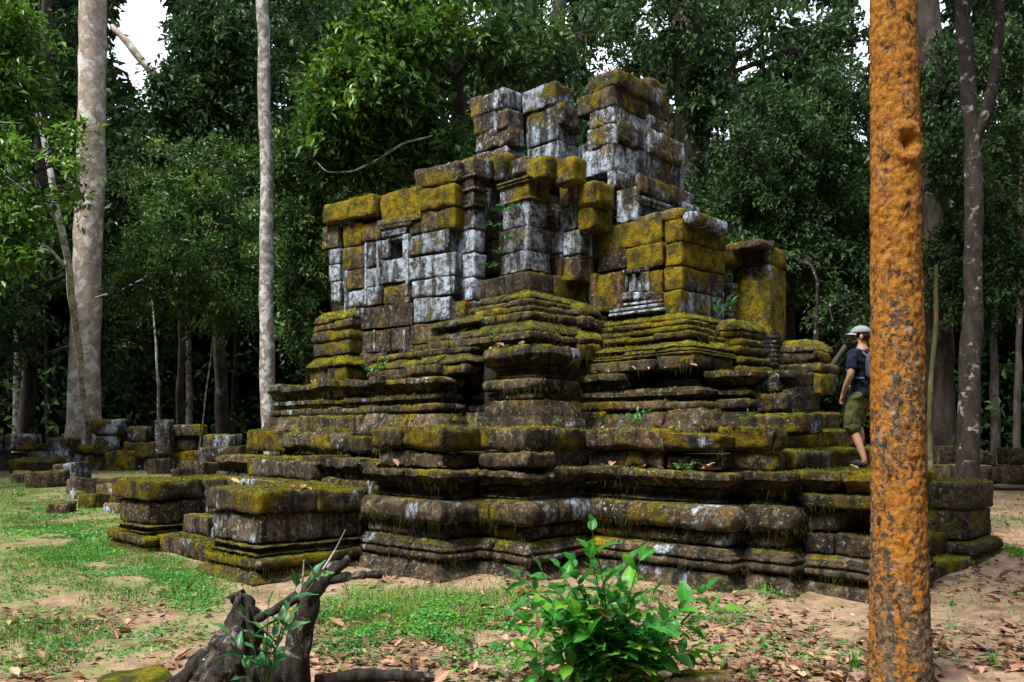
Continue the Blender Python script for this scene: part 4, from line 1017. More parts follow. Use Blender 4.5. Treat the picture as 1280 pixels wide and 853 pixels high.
def leaf_mesh(name, mat, width=.45, fold=.18, droop=.25, curl=0.0, n=7, seed=0, pointy=1.0):
    """one leaf, 1 m long, along +X, lying in the XY plane"""
    rs = np.random.RandomState(seed); t = np.linspace(0, 1, n)
    w = width * .5 * np.sin(np.pi * t ** (.75 * pointy)) ** .85; w[0] = .012; w[-1] = .004
    z = -droop * t ** 2 + curl * np.sin(t * 3.1 + seed)
    v = []
    for i in range(n):
        for s_ in (-1, -.5, 0, .5, 1):
            v.append((t[i], s_ * w[i], z[i] + abs(s_) * w[i] * fold * 2 + (rs.uniform(-1, 1) * .02 + .03 * math.sin(t[i] * 14 + seed)) * abs(s_)))
    f = [(i * 5 + j, (i + 1) * 5 + j, (i + 1) * 5 + j + 1, i * 5 + j + 1) for i in range(n - 1) for j in range(4)]
    return mesh_np(name, np.array(v), np.array(f), mat)
SHRUB_L = mat_leaf_obj("shrub_leaf", [(0.022, 0.17, 0.024), (0.06, 0.30, 0.03), (0.20, 0.44, 0.025)], .5)
PLANT_L = mat_leaf_obj("plant_leaf", [(0.018, 0.09, 0.03), (0.03, 0.15, 0.05), (0.08, 0.24, 0.05)], .3)
DRY_L = mat_leaf_obj("dry_leaf", [(0.13, 0.065, 0.04), (0.34, 0.19, 0.13), (0.46, 0.30, 0.20)], .12, .75, .2)
GOLD_L = mat_leaf_obj("golden_leaf", [(0.42, 0.20, 0.02), (0.50, 0.25, 0.03), (0.40, 0.15, 0.02)], .15, .7, .2)
STEM = mat_plain("green_stem", (0.06, 0.12, 0.025), .7, .3)
WOOD_DARK = mat_bark("rotten_wood", (0.005, 0.004, 0.0035), (0.045, 0.035, 0.029), (0.24, 0.22, 0.21), 0.22, 16.0, .22, .05)
shrub_ms = [leaf_mesh("shrub_leaf", SHRUB_L, .58, .16, .22, 0, 7, i) for i in range(3)]
plant_ms = [leaf_mesh("plant_leaf", PLANT_L, .42, .16, .2, 0, 6, i + 5) for i in range(2)]
dry_ms = [leaf_mesh("fallen_leaf", DRY_L, .5, .35, -.1, .10, 6, i + 9) for i in range(4)]
gold_m = leaf_mesh("fallen_leaf", GOLD_L, .5, .3, -.1, .08, 6, 20)

def dir_euler(d, roll=0.0):
    d = Vector(d).normalized()
    yaw = math.atan2(d.y, d.x); pitch = -math.asin(max(-1, min(1, d.z)))
    return (roll, pitch, yaw)

def shrub(name, label, base, stems, meshes, size, seed, per=9, group=None, stem_r=.006, start=.25, cat="plant", wid=0.55):
    """stems: list of tip points (absolute); leaves in pairs along each stem, every leaf a part"""
    rr = random.Random(seed); base = np.asarray(base, float)
    root = tag(link(name, None, None, base), label, cat, group); LV = []
    for i, tip in enumerate(stems):
        tip = np.asarray(tip, float) - base; L = np.linalg.norm(tip)
        mid = tip * .5 + np.array([0, 0, .12 * L])
        pts = curve_pts([np.zeros(3), mid, tip], 12, .02, i)
        v, f = tube(pts, np.linspace(stem_r, stem_r * .4, 12), 5)
        link("stem", mesh_np("stem", v, f, STEM), root)
        tan = np.gradient(pts, axis=0)
        k = max(2, int(per))
        for j in range(k):
            t = start + (1 - start) * (j + rr.uniform(-.2, .2)) / (k - 1) if k > 1 else 1; t = min(.999, max(.05, t))
            q = t * 11; a = int(q); P = pts[a] + (pts[min(11, a + 1)] - pts[a]) * (q - a); T = tan[a] / (np.linalg.norm(tan[a]) + 1e-9)
            ang = j * 2.4 + rr.uniform(-.5, .5) + i
            side = np.cross(T, [0, 0, 1]); side = side / (np.linalg.norm(side) + 1e-6); up2 = np.cross(side, T)
            d = side * math.cos(ang) + up2 * math.sin(ang); d = d * .85 + T * (.55 if j < k - 1 else 2.0) + np.array([0, 0, .1])
            s_ = size * rr.uniform(.55, 1.15) * (1 - .35 * t)
            LV.append((s_, rr.choice(meshes), P, dir_euler(d, rr.uniform(-.6, .6)), rr.uniform(.85, 1.15)))
    LV.sort(key=lambda t: -t[0]); rest = []
    for n_, (s_, me, P, eu, wd) in enumerate(LV):
        if n_ < 290:                                              # the largest leaves are parts, the rest one mass
            o = link("leaf", me, root, P, eu); o.scale = (s_, s_ * wd, s_)
        else:
            c = np.array([v.co[:] for v in me.vertices]) * np.array([s_, s_ * wd, s_])
            R = np.array(Euler(eu).to_matrix()); f = np.array([p.vertices[:] for p in me.polygons])
            rest.append((c @ R.T + P, f))
    if rest:
        v, f = join(rest); tag(link("foliage", mesh_np("foliage", v, f, meshes[0].materials[0]), root), kind="stuff")
    return root

# leafy shrub before the platform
Ys = 5.25; bx = (768 - PXC) * Ys / PXF
sb = np.array([bx, Ys, gz(bx, Ys)])
tips = []
rr = random.Random(31)
for (px, py) in [(738, 652), (742, 715), (700, 705), (648, 722), (660, 745), (690, 735), (720, 725), (790, 700), (805, 690), (760, 740), (820, 745), (850, 760), (885, 735), (905, 760), (640, 790), (650, 820), (690, 780), (720, 770), (745, 790), (780, 770), (800, 800), (830, 800), (860, 810), (890, 815), (700, 830), (740, 835), (780, 835), (665, 850), (825, 840), (640, 745), (675, 715), (715, 700), (735, 690), (770, 715), (690, 755), (640, 770), (730, 745), (760, 765), (795, 755), (840, 775), (870, 770), (810, 775), (625, 810)]:
    tips.append(at(px, py, Ys + rr.uniform(-.35, .35)))
sh = shrub("leafy_shrub", "bright green broad leaved shrub growing from the sandy ground before the platform", sb, tips, shrub_ms, .20, 3, per=13, start=.25)
o = link("leaf", dry_ms[0], sh, at(668, 765, Ys - .25) - sb, (.3, 1.3, .4)); o.scale = (.16,) * 3; o["label"] = "dead brown leaf caught in the shrub"
o = link("leaf", dry_ms[1], sh, at(742, 755, Ys - .2) - sb, (.3, .9, .2)); o.scale = (.15,) * 3; o["label"] = "dead brown leaf caught in the shrub"

# ------------------------------------------------------------------ stump with two arms, log, sapling
def stump():
    Y = 5.15; x0 = (305 - PXC) * Y / PXF; base = np.array([x0, Y, gz(x0, Y)])
    root = tag(link("tree_stump", None, None, base), "rotten dark tree stump with one broken arm reaching towards the platform", "stump")
    def P(px, py, dy=0): return at(px, py, Y + dy) - base
    def limb(name, pts, rads, ns=28, noise=.035, nf=7):
        c = curve_pts(pts, 60, .03, 3); r = np.interp(np.linspace(0, 1, 60), np.linspace(0, 1, len(rads)), rads)
        v, f = tube(c, r, ns)
        cen = np.repeat(c, ns, 0); d = v - cen; d /= np.linalg.norm(d, axis=1, keepdims=True) + 1e-9
        w = v * np.array([1, 1, .35])
        v = v + d * (noise * fbm(w, nf, 3) + noise * .9 * np.abs(vnoise(w, nf * 3)) - noise * .7 * np.exp(-(vnoise(w, nf * 1.6, 4) / .12) ** 2))[:, None]
        ring = len(v) - ns + np.arange(ns)
        v = np.r_[v, [c[-1] - np.array([0, 0, .02])]]
        cap = np.stack([ring, np.roll(ring, -1), np.full(ns, len(v) - 1)], 1)
        return link(name, mesh_np(name, v, [f, cap], WOOD_DARK), root)
    limb("stump_body", [P(288, 875), P(292, 830), P(303, 790), P(305, 760), P(296, 740)], [.30, .24, .15, .105, .065], 80, .055)
    limb("broken_arm", [P(360, 880, .05), P(372, 830, .05), P(382, 780, .05), P(392, 740, .05), P(418, 712, .1), P(440, 699, .15)], [.13, .10, .075, .062, .055, .032], 28, .018)
    limb("side_branch", [P(398, 728, .06), P(425, 722, .1), P(455, 718, .18), P(480, 717, .25)], [.04, .036, .032, .024], 20, .014)
    for i, (a, b, c_) in enumerate(((255, 820, 215), (330, 835, 345), (300, 840, 300))):
        limb("root_flare", [P(295, 800, .02), P(a, b, -.05), P(c_, 858, -.1), P(c_ - 8, 876, -.12)], [.07, .07, .055, .04], 16, .02)
    limb("cross_branch", [P(318, 775, -.02), P(345, 762, 0), P(375, 745, .02)], [.035, .03, .03], 12, .01)
    v, f = tube(curve_pts([P(402, 715, .08), P(418, 690, .08), P(432, 662, .08)], 12), np.linspace(.008, .003, 12), 6)
    link("bare_twig", mesh_np("bare_twig", v, f, BARK_PALE), root)
    v, f = tube(curve_pts([P(380, 700, -.02), P(379, 720, -.02), P(376, 740, 0)], 8), np.linspace(.004, .007, 8), 6)
    link("bare_twig", mesh_np("bare_twig", v, f, BARK_PALE), root)
    v, f = tube(curve_pts([P(424, 715, .02), P(434, 735, .02), P(436, 757, .02)], 8), np.linspace(.004, .002, 8), 5)
    link("bare_twig", mesh_np("bare_twig", v, f, WOOD_DARK), root)
    return base
stb = stump()
# pale tag stuck on the stump
tg = stone(None, "paper_scrap", -.05, .05, -.004, .004, -.028, .028, None, 0, 0, (0, 0, 0), .15, .003, jit=0, mat=mat_plain("white_paper", (0.72, 0.72, 0.74), .6, .1))
tg.location = at(264, 820, 4.9); tg.rotation_euler = (.5, -.75, .2)
tag(tg, "small white scrap of paper lying on the rotten stump", "paper")
sp_ = at(330, 830, 4.95)
shrub("sapling", "small sapling with long green leaves sprouting between the stump's arms", (sp_[0], sp_[1], gz(sp_[0], sp_[1])),
      [at(335, 752, 4.85), at(300, 765, 4.8), at(365, 770, 4.85), at(345, 785, 4.8), at(288, 790, 4.8), at(372, 735, 4.85)], plant_ms, .20, 8, per=7, start=.4)
shrub("sapling", "two leaved green sprout reaching above the stump's broken arm", at(378, 745, 5.1), [at(392, 722, 5.0), at(402, 716, 5.0)], plant_ms, .19, 9, per=3, start=.6)
def log(label, pts, rads, mat=WOOD_DARK, name="fallen_log", cat="log"):
    pts = [np.asarray(p, float) for p in pts]; base = pts[0].copy()
    c = curve_pts([p - base for p in pts], 40, .02, 7); r = np.interp(np.linspace(0, 1, 40), np.linspace(0, 1, len(rads)), rads)
    v, f = tube(c, r, 16, .012, 8)
    caps = []
    for e, ring in ((0, np.arange(16)), (-1, len(v) - 16 + np.arange(16))):
        caps.append((c[e], ring))
    for cc, ring in caps:
        v = np.r_[v, [cc]]; f = np.r_[f, np.stack([ring, np.roll(ring, -1), np.full(16, len(v) - 1), np.full(16, len(v) - 1)], 1)[:, :4]]
    tri = f[f[:, 2] == f[:, 3]][:, :3]; quad = f[f[:, 2] != f[:, 3]]
    return tag(link(name, mesh_np(name, v, [quad, tri], mat), None, base), label, cat)
log("dark rotting log lying on the ground beside the stump", [at(395, 850, 5.3), at(450, 845, 5.35), at(500, 846, 5.3), at(546, 848, 5.3)], [.035, .05, .045, .03])
log("short pale stick leaning at the foot of the leafy shrub", [at(640, 862, 4.95), at(632, 838, 4.9)], [.012, .010], BARK_PALE, "stick", "stick")

# ------------------------------------------------------------------ person climbing the stair
SKIN = mat_plain("skin", (0.42, 0.22, 0.14), .55, .12, 20, .35, .001)
NAVY = mat_plain("navy_cotton", (0.010, 0.014, 0.032), .9, .3, 30, .15)
OLIVE = mat_plain("olive_cotton", (0.085, 0.085, 0.030), .9, .25, 25, .15)
CAPM = mat_plain("grey_mesh_cap", (0.22, 0.25, 0.26), .85, .2, 60, .2)
STRAP = mat_plain("blue_grey_nylon", (0.06, 0.085, 0.13), .7, .2, 30, .3)
HAIR = mat_plain("dark_hair", (0.02, 0.013, 0.009), .7, .4, 60, .3)
SHOE = mat_plain("dark_shoe", (0.02, 0.02, 0.022), .7, .3, 30, .3)
def skin_mesh(name, verts, edges, mat, parent, sub=2, root_i=0):
    me = bpy.data.meshes.new(name)
    me.from_pydata([v[:3] for v in verts], edges, [])
    o = link(name, me, parent)
    md = o.modifiers.new("skin", 'SKIN'); md.use_smooth_shade = True
    sv = me.skin_vertices[0].data if me.skin_vertices else None
    if sv is None:
        bpy.context.view_layer.objects.active = o
    for i, v in enumerate(verts):
        r = v[3] if isinstance(v[3], tuple) else (v[3], v[3])
        me.skin_vertices[0].data[i].radius = r
        me.skin_vertices[0].data[i].use_root = (i == root_i)
    if mat in (NAVY, OLIVE): sub = 4
    ss = o.modifiers.new("sub", 'SUBSURF'); ss.levels = sub; ss.render_levels = sub
    dg = bpy.context.evaluated_depsgraph_get(); dg.update()
    m2 = bpy.data.meshes.new_from_object(o.evaluated_get(dg))
    o.modifiers.clear(); o.data = m2; m2.name = name
    m2.materials.clear(); m2.materials.append(mat)
    for p in m2.polygons: p.use_smooth = True
    if mat in (NAVY, OLIVE):                                  # folds in the cloth
        c = np.empty(len(m2.vertices) * 3, np.float32); m2.vertices.foreach_get("co", c); c = c.reshape(-1, 3)
        nn = np.empty(len(m2.vertices) * 3, np.float32); m2.vertices.foreach_get("normal", nn); nn = nn.reshape(-1, 3)
        fo = (1 - np.abs(vnoise(c * np.array([1, 1, .8]) + c[:, [2]] * .4, 9, 3)) * 2.2) * .010 + vnoise(c, 22) * .004
        m2.vertices.foreach_set("co", (c + nn * fo[:, None]).ravel().astype(np.float32)); m2.update()
    return o
def ellipsoid(c, r, mat, name, parent, nu=20, nv=14, fn=None, rot=None):
    u = np.linspace(0, 2 * math.pi, nu, endpoint=False); t = np.linspace(0, math.pi, nv)
    v = np.stack([np.outer(np.sin(t), np.cos(u)), np.outer(np.sin(t), np.sin(u)), np.outer(np.cos(t), np.ones(nu))], 2).reshape(-1, 3)
    if fn is not None: v = fn(v)
    v = v * np.asarray(r) + np.asarray(c)
    f = [(i * nu + j, (i + 1) * nu + j, (i + 1) * nu + (j + 1) % nu, i * nu + (j + 1) % nu) for i in range(nv - 1) for j in range(nu)]
    return link(name, mesh_np(name, v, np.array(f), mat), parent)
def person():
    X, Y = (1078 - PXC) * 10.45 / PXF, 10.45; foot = EYE - (584 - HOR) * Y / PXF
    root = tag(link("person", None, None, (X, Y, foot), (0, 0, math.radians(26))), "person in navy t-shirt, olive shorts and grey cap climbing the temple stair", "person")
    # forward = +y, left = -x
    V = [(0, 0, .93, (.07, .07)), (0, 0, 1.07, (.09, .08)), (0, .0, 1.24, (.10, .085)), (0, -.01, 1.38, (.09, .075)), (0, .0, 1.465, (.062, .06)), (0, .02, 1.535, (.06, .062)),
         (0, .045, 1.585, (.072, .085)), (0, .035, 1.65, (.080, .098)), (0, .03, 1.70, (.062, .075)),
         (-.17, -.01, 1.39, .062), (-.225, -.04, 1.25, .05), (-.25, -.04, 1.13, .043), (-.24, .03, 1.02, .038), (-.22, .095, .925, .027), (-.21, .12, .875, (.030, .018)),
         (.17, -.01, 1.39, .062), (.225, .0, 1.25, .05), (.24, .0, 1.12, .043), (.20, .12, 1.07, .038), (.15, .23, 1.04, .027), (.14, .28, 1.03, (.030, .018)),
         (-.09, .0, .84, .075), (-.10, .06, .66, .082), (-.10, .07, .50, .056), (-.10, -.02, .32, .054), (-.10, -.11, .12, .036), (-.10, -.13, .06, .038), (-.10, .0, .03, .034),
         (.09, .05, .84, .075), (.10, .13, .70, .082), (.10, .18, .56, .056), (.10, .12, .42, .054), (.10, .10, .32, .036), (.10, .09, .29, .038), (.10, .22, .27, .034)]
    E = [(0, 1), (1, 2), (2, 3), (3, 4), (4, 5), (5, 6), (6, 7), (7, 8), (3, 9), (9, 10), (10, 11), (11, 12), (12, 13), (13, 14), (3, 15), (15, 16), (16, 17), (17, 18), (18, 19), (19, 20),
         (0, 21), (21, 22), (22, 23), (23, 24), (24, 25), (25, 26), (26, 27), (0, 28), (28, 29), (29, 30), (30, 31), (31, 32), (32, 33), (33, 34)]
    for (h, sx) in ((14, -1), (20, 1)):
        bx_, by_, bz_ = V[h][:3]
        for k in range(4):                                   # four curled fingers
            dx = (-.024 + .016 * k) * -sx; l = (.030, .036, .034, .026)[k]
            i = len(V); V.append((bx_ + dx, by_ + (.010 if sx < 0 else .032), bz_ - (.03 if sx < 0 else .006), .0095)); V.append((bx_ + dx, by_ + (.018 if sx < 0 else .032 + l * .9), bz_ - (.032 + l if sx < 0 else .022), .009)); V.append((bx_ + dx, by_ + (.008 if sx < 0 else .028 + l), bz_ - (.06 + l if sx < 0 else .05), .0075))
            E += [(h, i), (i, i + 1), (i + 1, i + 2)]
        i = len(V); V.append((bx_ - sx * .034, by_ - .005, bz_ - .004, .010)); V.append((bx_ - sx * .042, by_ + .03, bz_ - .022, .0085)); E += [(h, i), (i, i + 1)]
    body_ = skin_mesh("body", V, E, SKIN, root)
    # face: nose, brow, ears
    ellipsoid((0, .142, 1.612), (.014, .022, .022), SKIN, "nose", root, 10, 8)
    for s_ in (-1, 1):
        ellipsoid((s_ * .088, .02, 1.615), (.012, .022, .034), SKIN, "ear", root, 10, 8)
        ellipsoid((s_ * .034, .126, 1.640), (.014, .008, .009), HAIR, "eye", root, 8, 6)
    ellipsoid((0, .085, 1.555), (.066, .058, .048), HAIR, "beard", root, 18, 12)
    ellipsoid((0, .0, 1.635), (.092, .098, .075), HAIR, "hair", root, 20, 12)
    # cap with peak
    cp = ellipsoid((0, .025, 1.672), (.105, .122, .092), CAPM, "cap", root, 28, 14, lambda v: np.where(v[:, 2:] < -.05, v * np.array([1, 1, .15]), v))
    u = np.linspace(-1, 1, 13); vv, ff = [], []
    for dz in (0, .008):
        for r_ in (0, .5, 1):
            for a in u:
                vv.append((math.sin(a * 1.15) * .096, .025 + math.cos(a * 1.15) * .112 + r_ * .085 * math.cos(a * 1.35), 1.672 + dz - .022 * r_ - .018 * a * a))
    for l_ in range(2):
        for i in range(2):
            for j in range(12):
                q = l_ * 39 + i * 13 + j; ff.append((q, q + 1, q + 14, q + 13))
    ff += [(26 + j, 27 + j, 39 + 27 + j, 39 + 26 + j) for j in range(12)]
    link("peak", mesh_np("peak", np.array(vv), np.array(ff), CAPM), cp)
    # shirt
    sv = [(0, .0, .82, (.178, .155)), (0, 0, .92, (.172, .150)), (0, 0, 1.08, (.150, .118)), (0, .0, 1.24, (.172, .132)), (0, -.01, 1.375, (.165, .118)), (0, .0, 1.45, (.078, .074)),
          (-.175, -.01, 1.39, .076), (-.222, -.035, 1.26, .068), (-.235, -.045, 1.19, .066), (.175, -.01, 1.39, .076), (.222, .0, 1.26, .068), (.235, .0, 1.19, .066)]
    skin_mesh("t_shirt", sv, [(0, 1), (1, 2), (2, 3), (3, 4), (4, 5), (4, 6), (6, 7), (7, 8), (4, 9), (9, 10), (10, 11)], NAVY, root)
    hv = [(0, .0, .99, (.148, .126)), (0, 0, .90, (.150, .130)), (-.092, .0, .83, .112), (-.10, .05, .68, .106), (-.102, .065, .50, .098), (-.103, .05, .40, .096), (.092, .05, .84, .112), (.10, .13, .71, .106), (.10, .18, .57, .098), (.10, .16, .47, .094)]
    sh_ = skin_mesh("shorts", hv, [(0, 1), (1, 2), (2, 3), (3, 4), (4, 5), (1, 6), (6, 7), (7, 8), (8, 9)], OLIVE, root)
    ellipsoid((-.196, .05, .60), (.010, .065, .085), OLIVE, "pocket", sh_, 12, 8)
    for (fx, fy, fz) in ((-.10, -.04, .045), (.10, .16, .285)):
        ellipsoid((fx, fy, fz), (.048, .135, .05), SHOE, "shoe", root, 16, 10)
    bp = ellipsoid((0, -.19, 1.24), (.125, .075, .19), STRAP, "backpack", root, 20, 14, lambda v: np.sign(v) * np.abs(v) ** .7)
    for s_ in (-1, 1):
        pts = curve_pts([(s_ * .09, -.15, 1.36), (s_ * .105, -.02, 1.475), (s_ * .115, .115, 1.36), (s_ * .145, .11, 1.20), (s_ * .165, -.02, 1.10), (s_ * .12, -.14, 1.09)], 40)
        v, f = tube(pts, .016, 8); link("strap", mesh_np("strap", v, f, STRAP), bp)
    hr = math.radians(42); hc = np.array([0, .03]); R_ = np.array([[math.cos(hr), -math.sin(hr)], [math.sin(hr), math.cos(hr)]])
    for ch in root.children:                                  # the head looks aside along the stair
        if ch.name.split('.')[0] in ("nose", "ear", "eye", "beard", "hair", "cap"):
            d_ = hc - R_ @ hc; ch.location = (d_[0], d_[1], 0); ch.rotation_euler = (0, 0, hr)
person()

# ------------------------------------------------------------------ plants and leaves on the temple
def tplant(label, px, py, a, size, n, spread, seed, lmesh=plant_ms, per=5, up=.6, bpl=None):
    b = bpl if bpl is not None else on_a(a, px); z = zat(a, b, py); x, y = pw(a, b); rr = random.Random(seed)
    base = np.array([x, y - .05, z]); tips = []
    for i in range(n):
        t = rr.uniform(0, 6.28); tips.append(base + np.array([math.cos(t) * spread, math.sin(t) * spread * .6 - .08, spread * rr.uniform(up * .6, up * 1.4)]))
    return shrub("ledge_plant", label, base, tips, lmesh, size, seed, per=per, start=.35, stem_r=.004)
tplant("broad leaved green plant growing on the mossy porch base", 897, 397, -2.9, .19, 5, .16, 51, per=3, up=1.0)
tplant("dark green leafy plant rooted on the slab ledge of the platform", 787, 533, -1.55, .12, 7, .22, 52, per=5, up=.9)
tplant("small green rosette beside the round cornice stone", 616, 427, -.75, .10, 4, .10, 53, per=3, up=1.0)
tplant("light green weed tuft on the left wing's mossy step", 468, 470, -.35, .08, 6, .14, 54, per=5, up=.8)
tplant("bright weed on the step under the temple's grey front wall", 478, 462, -.5, .08, 5, .12, 55, per=5, up=.8)
tplant("tiny green sprout on the slab ledge below the plinth", 601, 528, -.3, .06, 4, .07, 56, per=4, up=.9)
tplant("low green sprig at the foot of the central plinth", 690, 530, -.6, .05, 5, .10, 57, per=4, up=.5)
tplant("leafy creeping weed hanging on the recessed band of the platform", 855, 588, -1.1, .07, 6, .14, 58, per=5, up=.6)
tplant("fresh green weed in the gap of the broken left slabs", 530, 572, .25, .07, 6, .16, 59, per=5, up=.5)
tplant("small bright seedling on the moulded step near the stair", 932, 528, -1.9, .07, 4, .10, 60, per=4, up=1.0)
for i, (px, py) in enumerate([(618, 285), (622, 318), (628, 268), (640, 300), (612, 335), (634, 262)]):
    tplant("thin fern clinging to the joint beside the corner pilaster", px, py, -1.66, .07, 5, .13, 70 + i, per=6, up=.3)["group"] = "ferns on the corner pilaster"

def ledge_leaf(a, px, z, s, where, seed=0):
    rr = random.Random(seed); b = on_a(a, px); x, y = pw(a, b)
    o = link("fallen_leaf", rr.choice(dry_ms), None, (x, y, z), (rr.uniform(-.35, .35), rr.uniform(-.3, .3), rr.uniform(0, 6.28))); o.scale = (s, s, s)
    tag(o, "dry fallen leaf resting on " + where, "leaf", "dry leaves on " + where)
rr = random.Random(77)
for k_, (n_, a_, p0, p1, z_, w_) in enumerate([(15, -.28, 470, 660, 1.69, "the slabs below the central plinth"), (15, -1.4, 730, 930, 1.69, "the slabs under the porch"), (10, -1.12, 745, 900, 1.255, "the platform's projecting cornice"), (8, .42, 440, 560, 1.255, "the cornice behind the stump"),
        (6, -.78, 610, 665, 2.72, "the round central cornice"), (10, -1.98, 735, 890, 2.43, "the mossy porch base"), (8, -.5, 350, 520, 2.43, "the step under the grey front wall"), (6, 1.4, 290, 400, 1.01, "the near stair pedestal"), (5, -2.1, 1000, 1080, 1.27, "the pedestal below the person")]):
    for i in range(n_): ledge_leaf(a_, rr.uniform(p0, p1), z_, rr.uniform(.07, .17), w_, k_ * 100 + i)

# ------------------------------------------------------------------ leaf litter, weeds and grass on the ground
LPW = [pw(*p) for p in ((1.95, -6.5), (1.95, -2.15), (.62, -2.15), (.62, -.7), (.1, -.7), (.1, .1), (-1.0, .1), (-1.0, 1.9), (-1.6, 3.3), (-5.2, 3.3), (-8, -8))]
def inside(x, y):
    c = np.zeros(len(x), bool); n = len(LPW)
    for i in range(n):
        (x0, y0), (x1, y1) = LPW[i], LPW[i - 1]
        t = ((y0 > y) != (y1 > y)) & (x < (x1 - x0) * (y - y0) / (y1 - y0 + 1e-12) + x0); c ^= t
    return c
def litter():
    rs = np.random.RandomState(12); n = 0; rr = random.Random(5)
    while n < 205:
        px = rs.uniform(-20, 1300); py = 640 + (870 - 640) * rs.rand() ** .8
        Y = ground_y(py); x = (px - PXC) * Y / PXF
        dens = .35 + .65 * (px > 620) ; dens *= (fbm(np.array([[x, Y, 0]]), .8, 2)[0] > -.5)
        if rs.rand() > dens or inside(np.array([x]), np.array([Y]))[0]: continue
        gold = rs.rand() < .06; s_ = rs.uniform(.07, .19)
        o = link("fallen_leaf", gold_m if gold else rr.choice(dry_ms), None, (x, Y, gz(x, Y) + .015), (rs.uniform(-.4, .4), rs.uniform(-.35, .35), rs.uniform(0, 6.28))); o.scale = (s_, s_ * rs.uniform(.7, 1.1), s_)
        where = min((((px - 1125) / 1.0) ** 2 + (py - 840) ** 2, "at the orange tree's foot"), ((px - 770) ** 2 + (py - 830) ** 2, "beside the leafy shrub"), ((px - 310) ** 2 + (py - 820) ** 2, "near the rotten stump"), ((px - 860) ** 2 + ((py - 745) * 3) ** 2, "by the platform plinth"),
                    ((px - 80) ** 2 + (py - 700) ** 2, "on the mossy ground by the far pedestals"), ((px - 1240) ** 2 + (py - 720) ** 2, "beyond the orange tree by the far stair pedestal"), ((px - 500) ** 2 + (py - 770) ** 2, "among the clover weeds"))[1]
        tag(o, ("golden" if gold else "dry brown") + " fallen leaf on the sand " + where, "leaf", "fallen leaves " + where); n += 1
    m = 18000
    px = rs.uniform(-60, 1340, m); py = 600 + 300 * rs.rand(m) ** .9; Y = PXF * EYE / (py - HOR); x = (px - PXC) * Y / PXF
    q = np.stack([x, Y, 0 * x], 1)
    keep = ~inside(x, Y) & (rs.rand(m) < np.clip(.22 + 1.3 * fbm(q, .9, 3) + .3 * (px > 640) + .5 * (gh(x, Y) > .04), .04, 1))
    x, Y = x[keep], Y[keep]; n = len(x)
    P = np.stack([x, Y, gh(x, Y) + .008 + .02 * rs.rand(n)], 1); L = rs.uniform(.02, .12, n)
    D = rs.normal(size=(n, 3)) * np.array([1, 1, .25]); N = np.array([0, 0, 1.0]) + rs.normal(size=(n, 3)) * .3
    v, f = leaf_arrays(P, D, N, L, L * rs.uniform(.3, .6, n), .2)
    tag(link("leaf_litter", mesh_np("leaf_litter", v, f, LEAF_FALL, smooth=False, tint=np.repeat(rs.rand(n), 2))), "scattered small dry leaf litter over the sand", "leaf litter", kind="stuff")
litter()
def ground_cover():
    rs = np.random.RandomState(3); P, Ls, kind = [], [], []
    # (px, py, rx, ry, n, height)
    for (px, py, rx, ry, n, hh) in [(500, 768, 130, 26, 9000, .07), (590, 790, 80, 26, 3500, .06), (440, 790, 60, 30, 2500, .06), (205, 715, 80, 28, 6500, .05), (110, 700, 90, 30, 6000, .04), (60, 660, 90, 30, 8000, .03), (100, 640, 90, 16, 5000, .03), (180, 670, 50, 14, 2500, .03), (250, 745, 40, 20, 1200, .05), (150, 790, 120, 30, 1500, .04), (60, 800, 70, 40, 1500, .04), (30, 740, 60, 30, 1500, .04),
                                    (930, 725, 60, 10, 1400, .08), (980, 741, 34, 8, 1200, .10), (900, 770, 80, 16, 900, .05), (1220, 708, 60, 8, 2200, .10), (1000, 820, 120, 30, 700, .05), (1200, 770, 90, 50, 500, .05), (620, 830, 90, 30, 900, .05), (150, 596, 60, 7, 2500, .04), (30, 620, 60, 14, 2500, .03), (700, 760, 120, 20, 1500, .06), (1240, 650, 60, 12, 900, .06)]:
        a = rs.normal(size=(n, 2)) * .55; x_ = px + a[:, 0] * rx; y_ = np.maximum(575, py + a[:, 1] * ry)
        Y = PXF * (EYE - (.0 if py > 640 else .3)) / (y_ - HOR); x = (x_ - PXC) * Y / PXF
        q = np.stack([x, Y, 0 * x], 1); keep = ~inside(x, Y) & (fbm(q, 2.2, 2) > -.25)
        x, Y = x[keep], Y[keep]; z = gh(x, Y) + hh * rs.rand(len(x)) * np.clip(.6 + fbm(np.stack([x, Y, 0 * x], 1), 1.5, 2), .2, 1.3)
        P.append(np.stack([x, Y, z], 1)); Ls.append(rs.uniform(.016, .042, len(x)) * (1 + .25 * (Y > 12)))
    P = np.concatenate(P); L = np.concatenate(Ls); n = len(P)
    v, f = leaf_arrays(P, rs.normal(size=(n, 3)) * np.array([1, 1, .3]) + np.array([0, 0, .15]), np.array([0, 0, 1.0]) + rs.normal(size=(n, 3)) * .35, L, L * .75, .1)
    t = np.clip(.45 + .4 * fbm(P, 1.2, 2) + rs.normal(size=n) * .2, 0, 1)
    tag(link("ground_cover", mesh_np("ground_cover", v, f, LEAF_WEED, smooth=False, tint=np.repeat(t, 2))), "patches of small clover-like green weeds on the sand", "weeds", kind="stuff")
ground_cover()
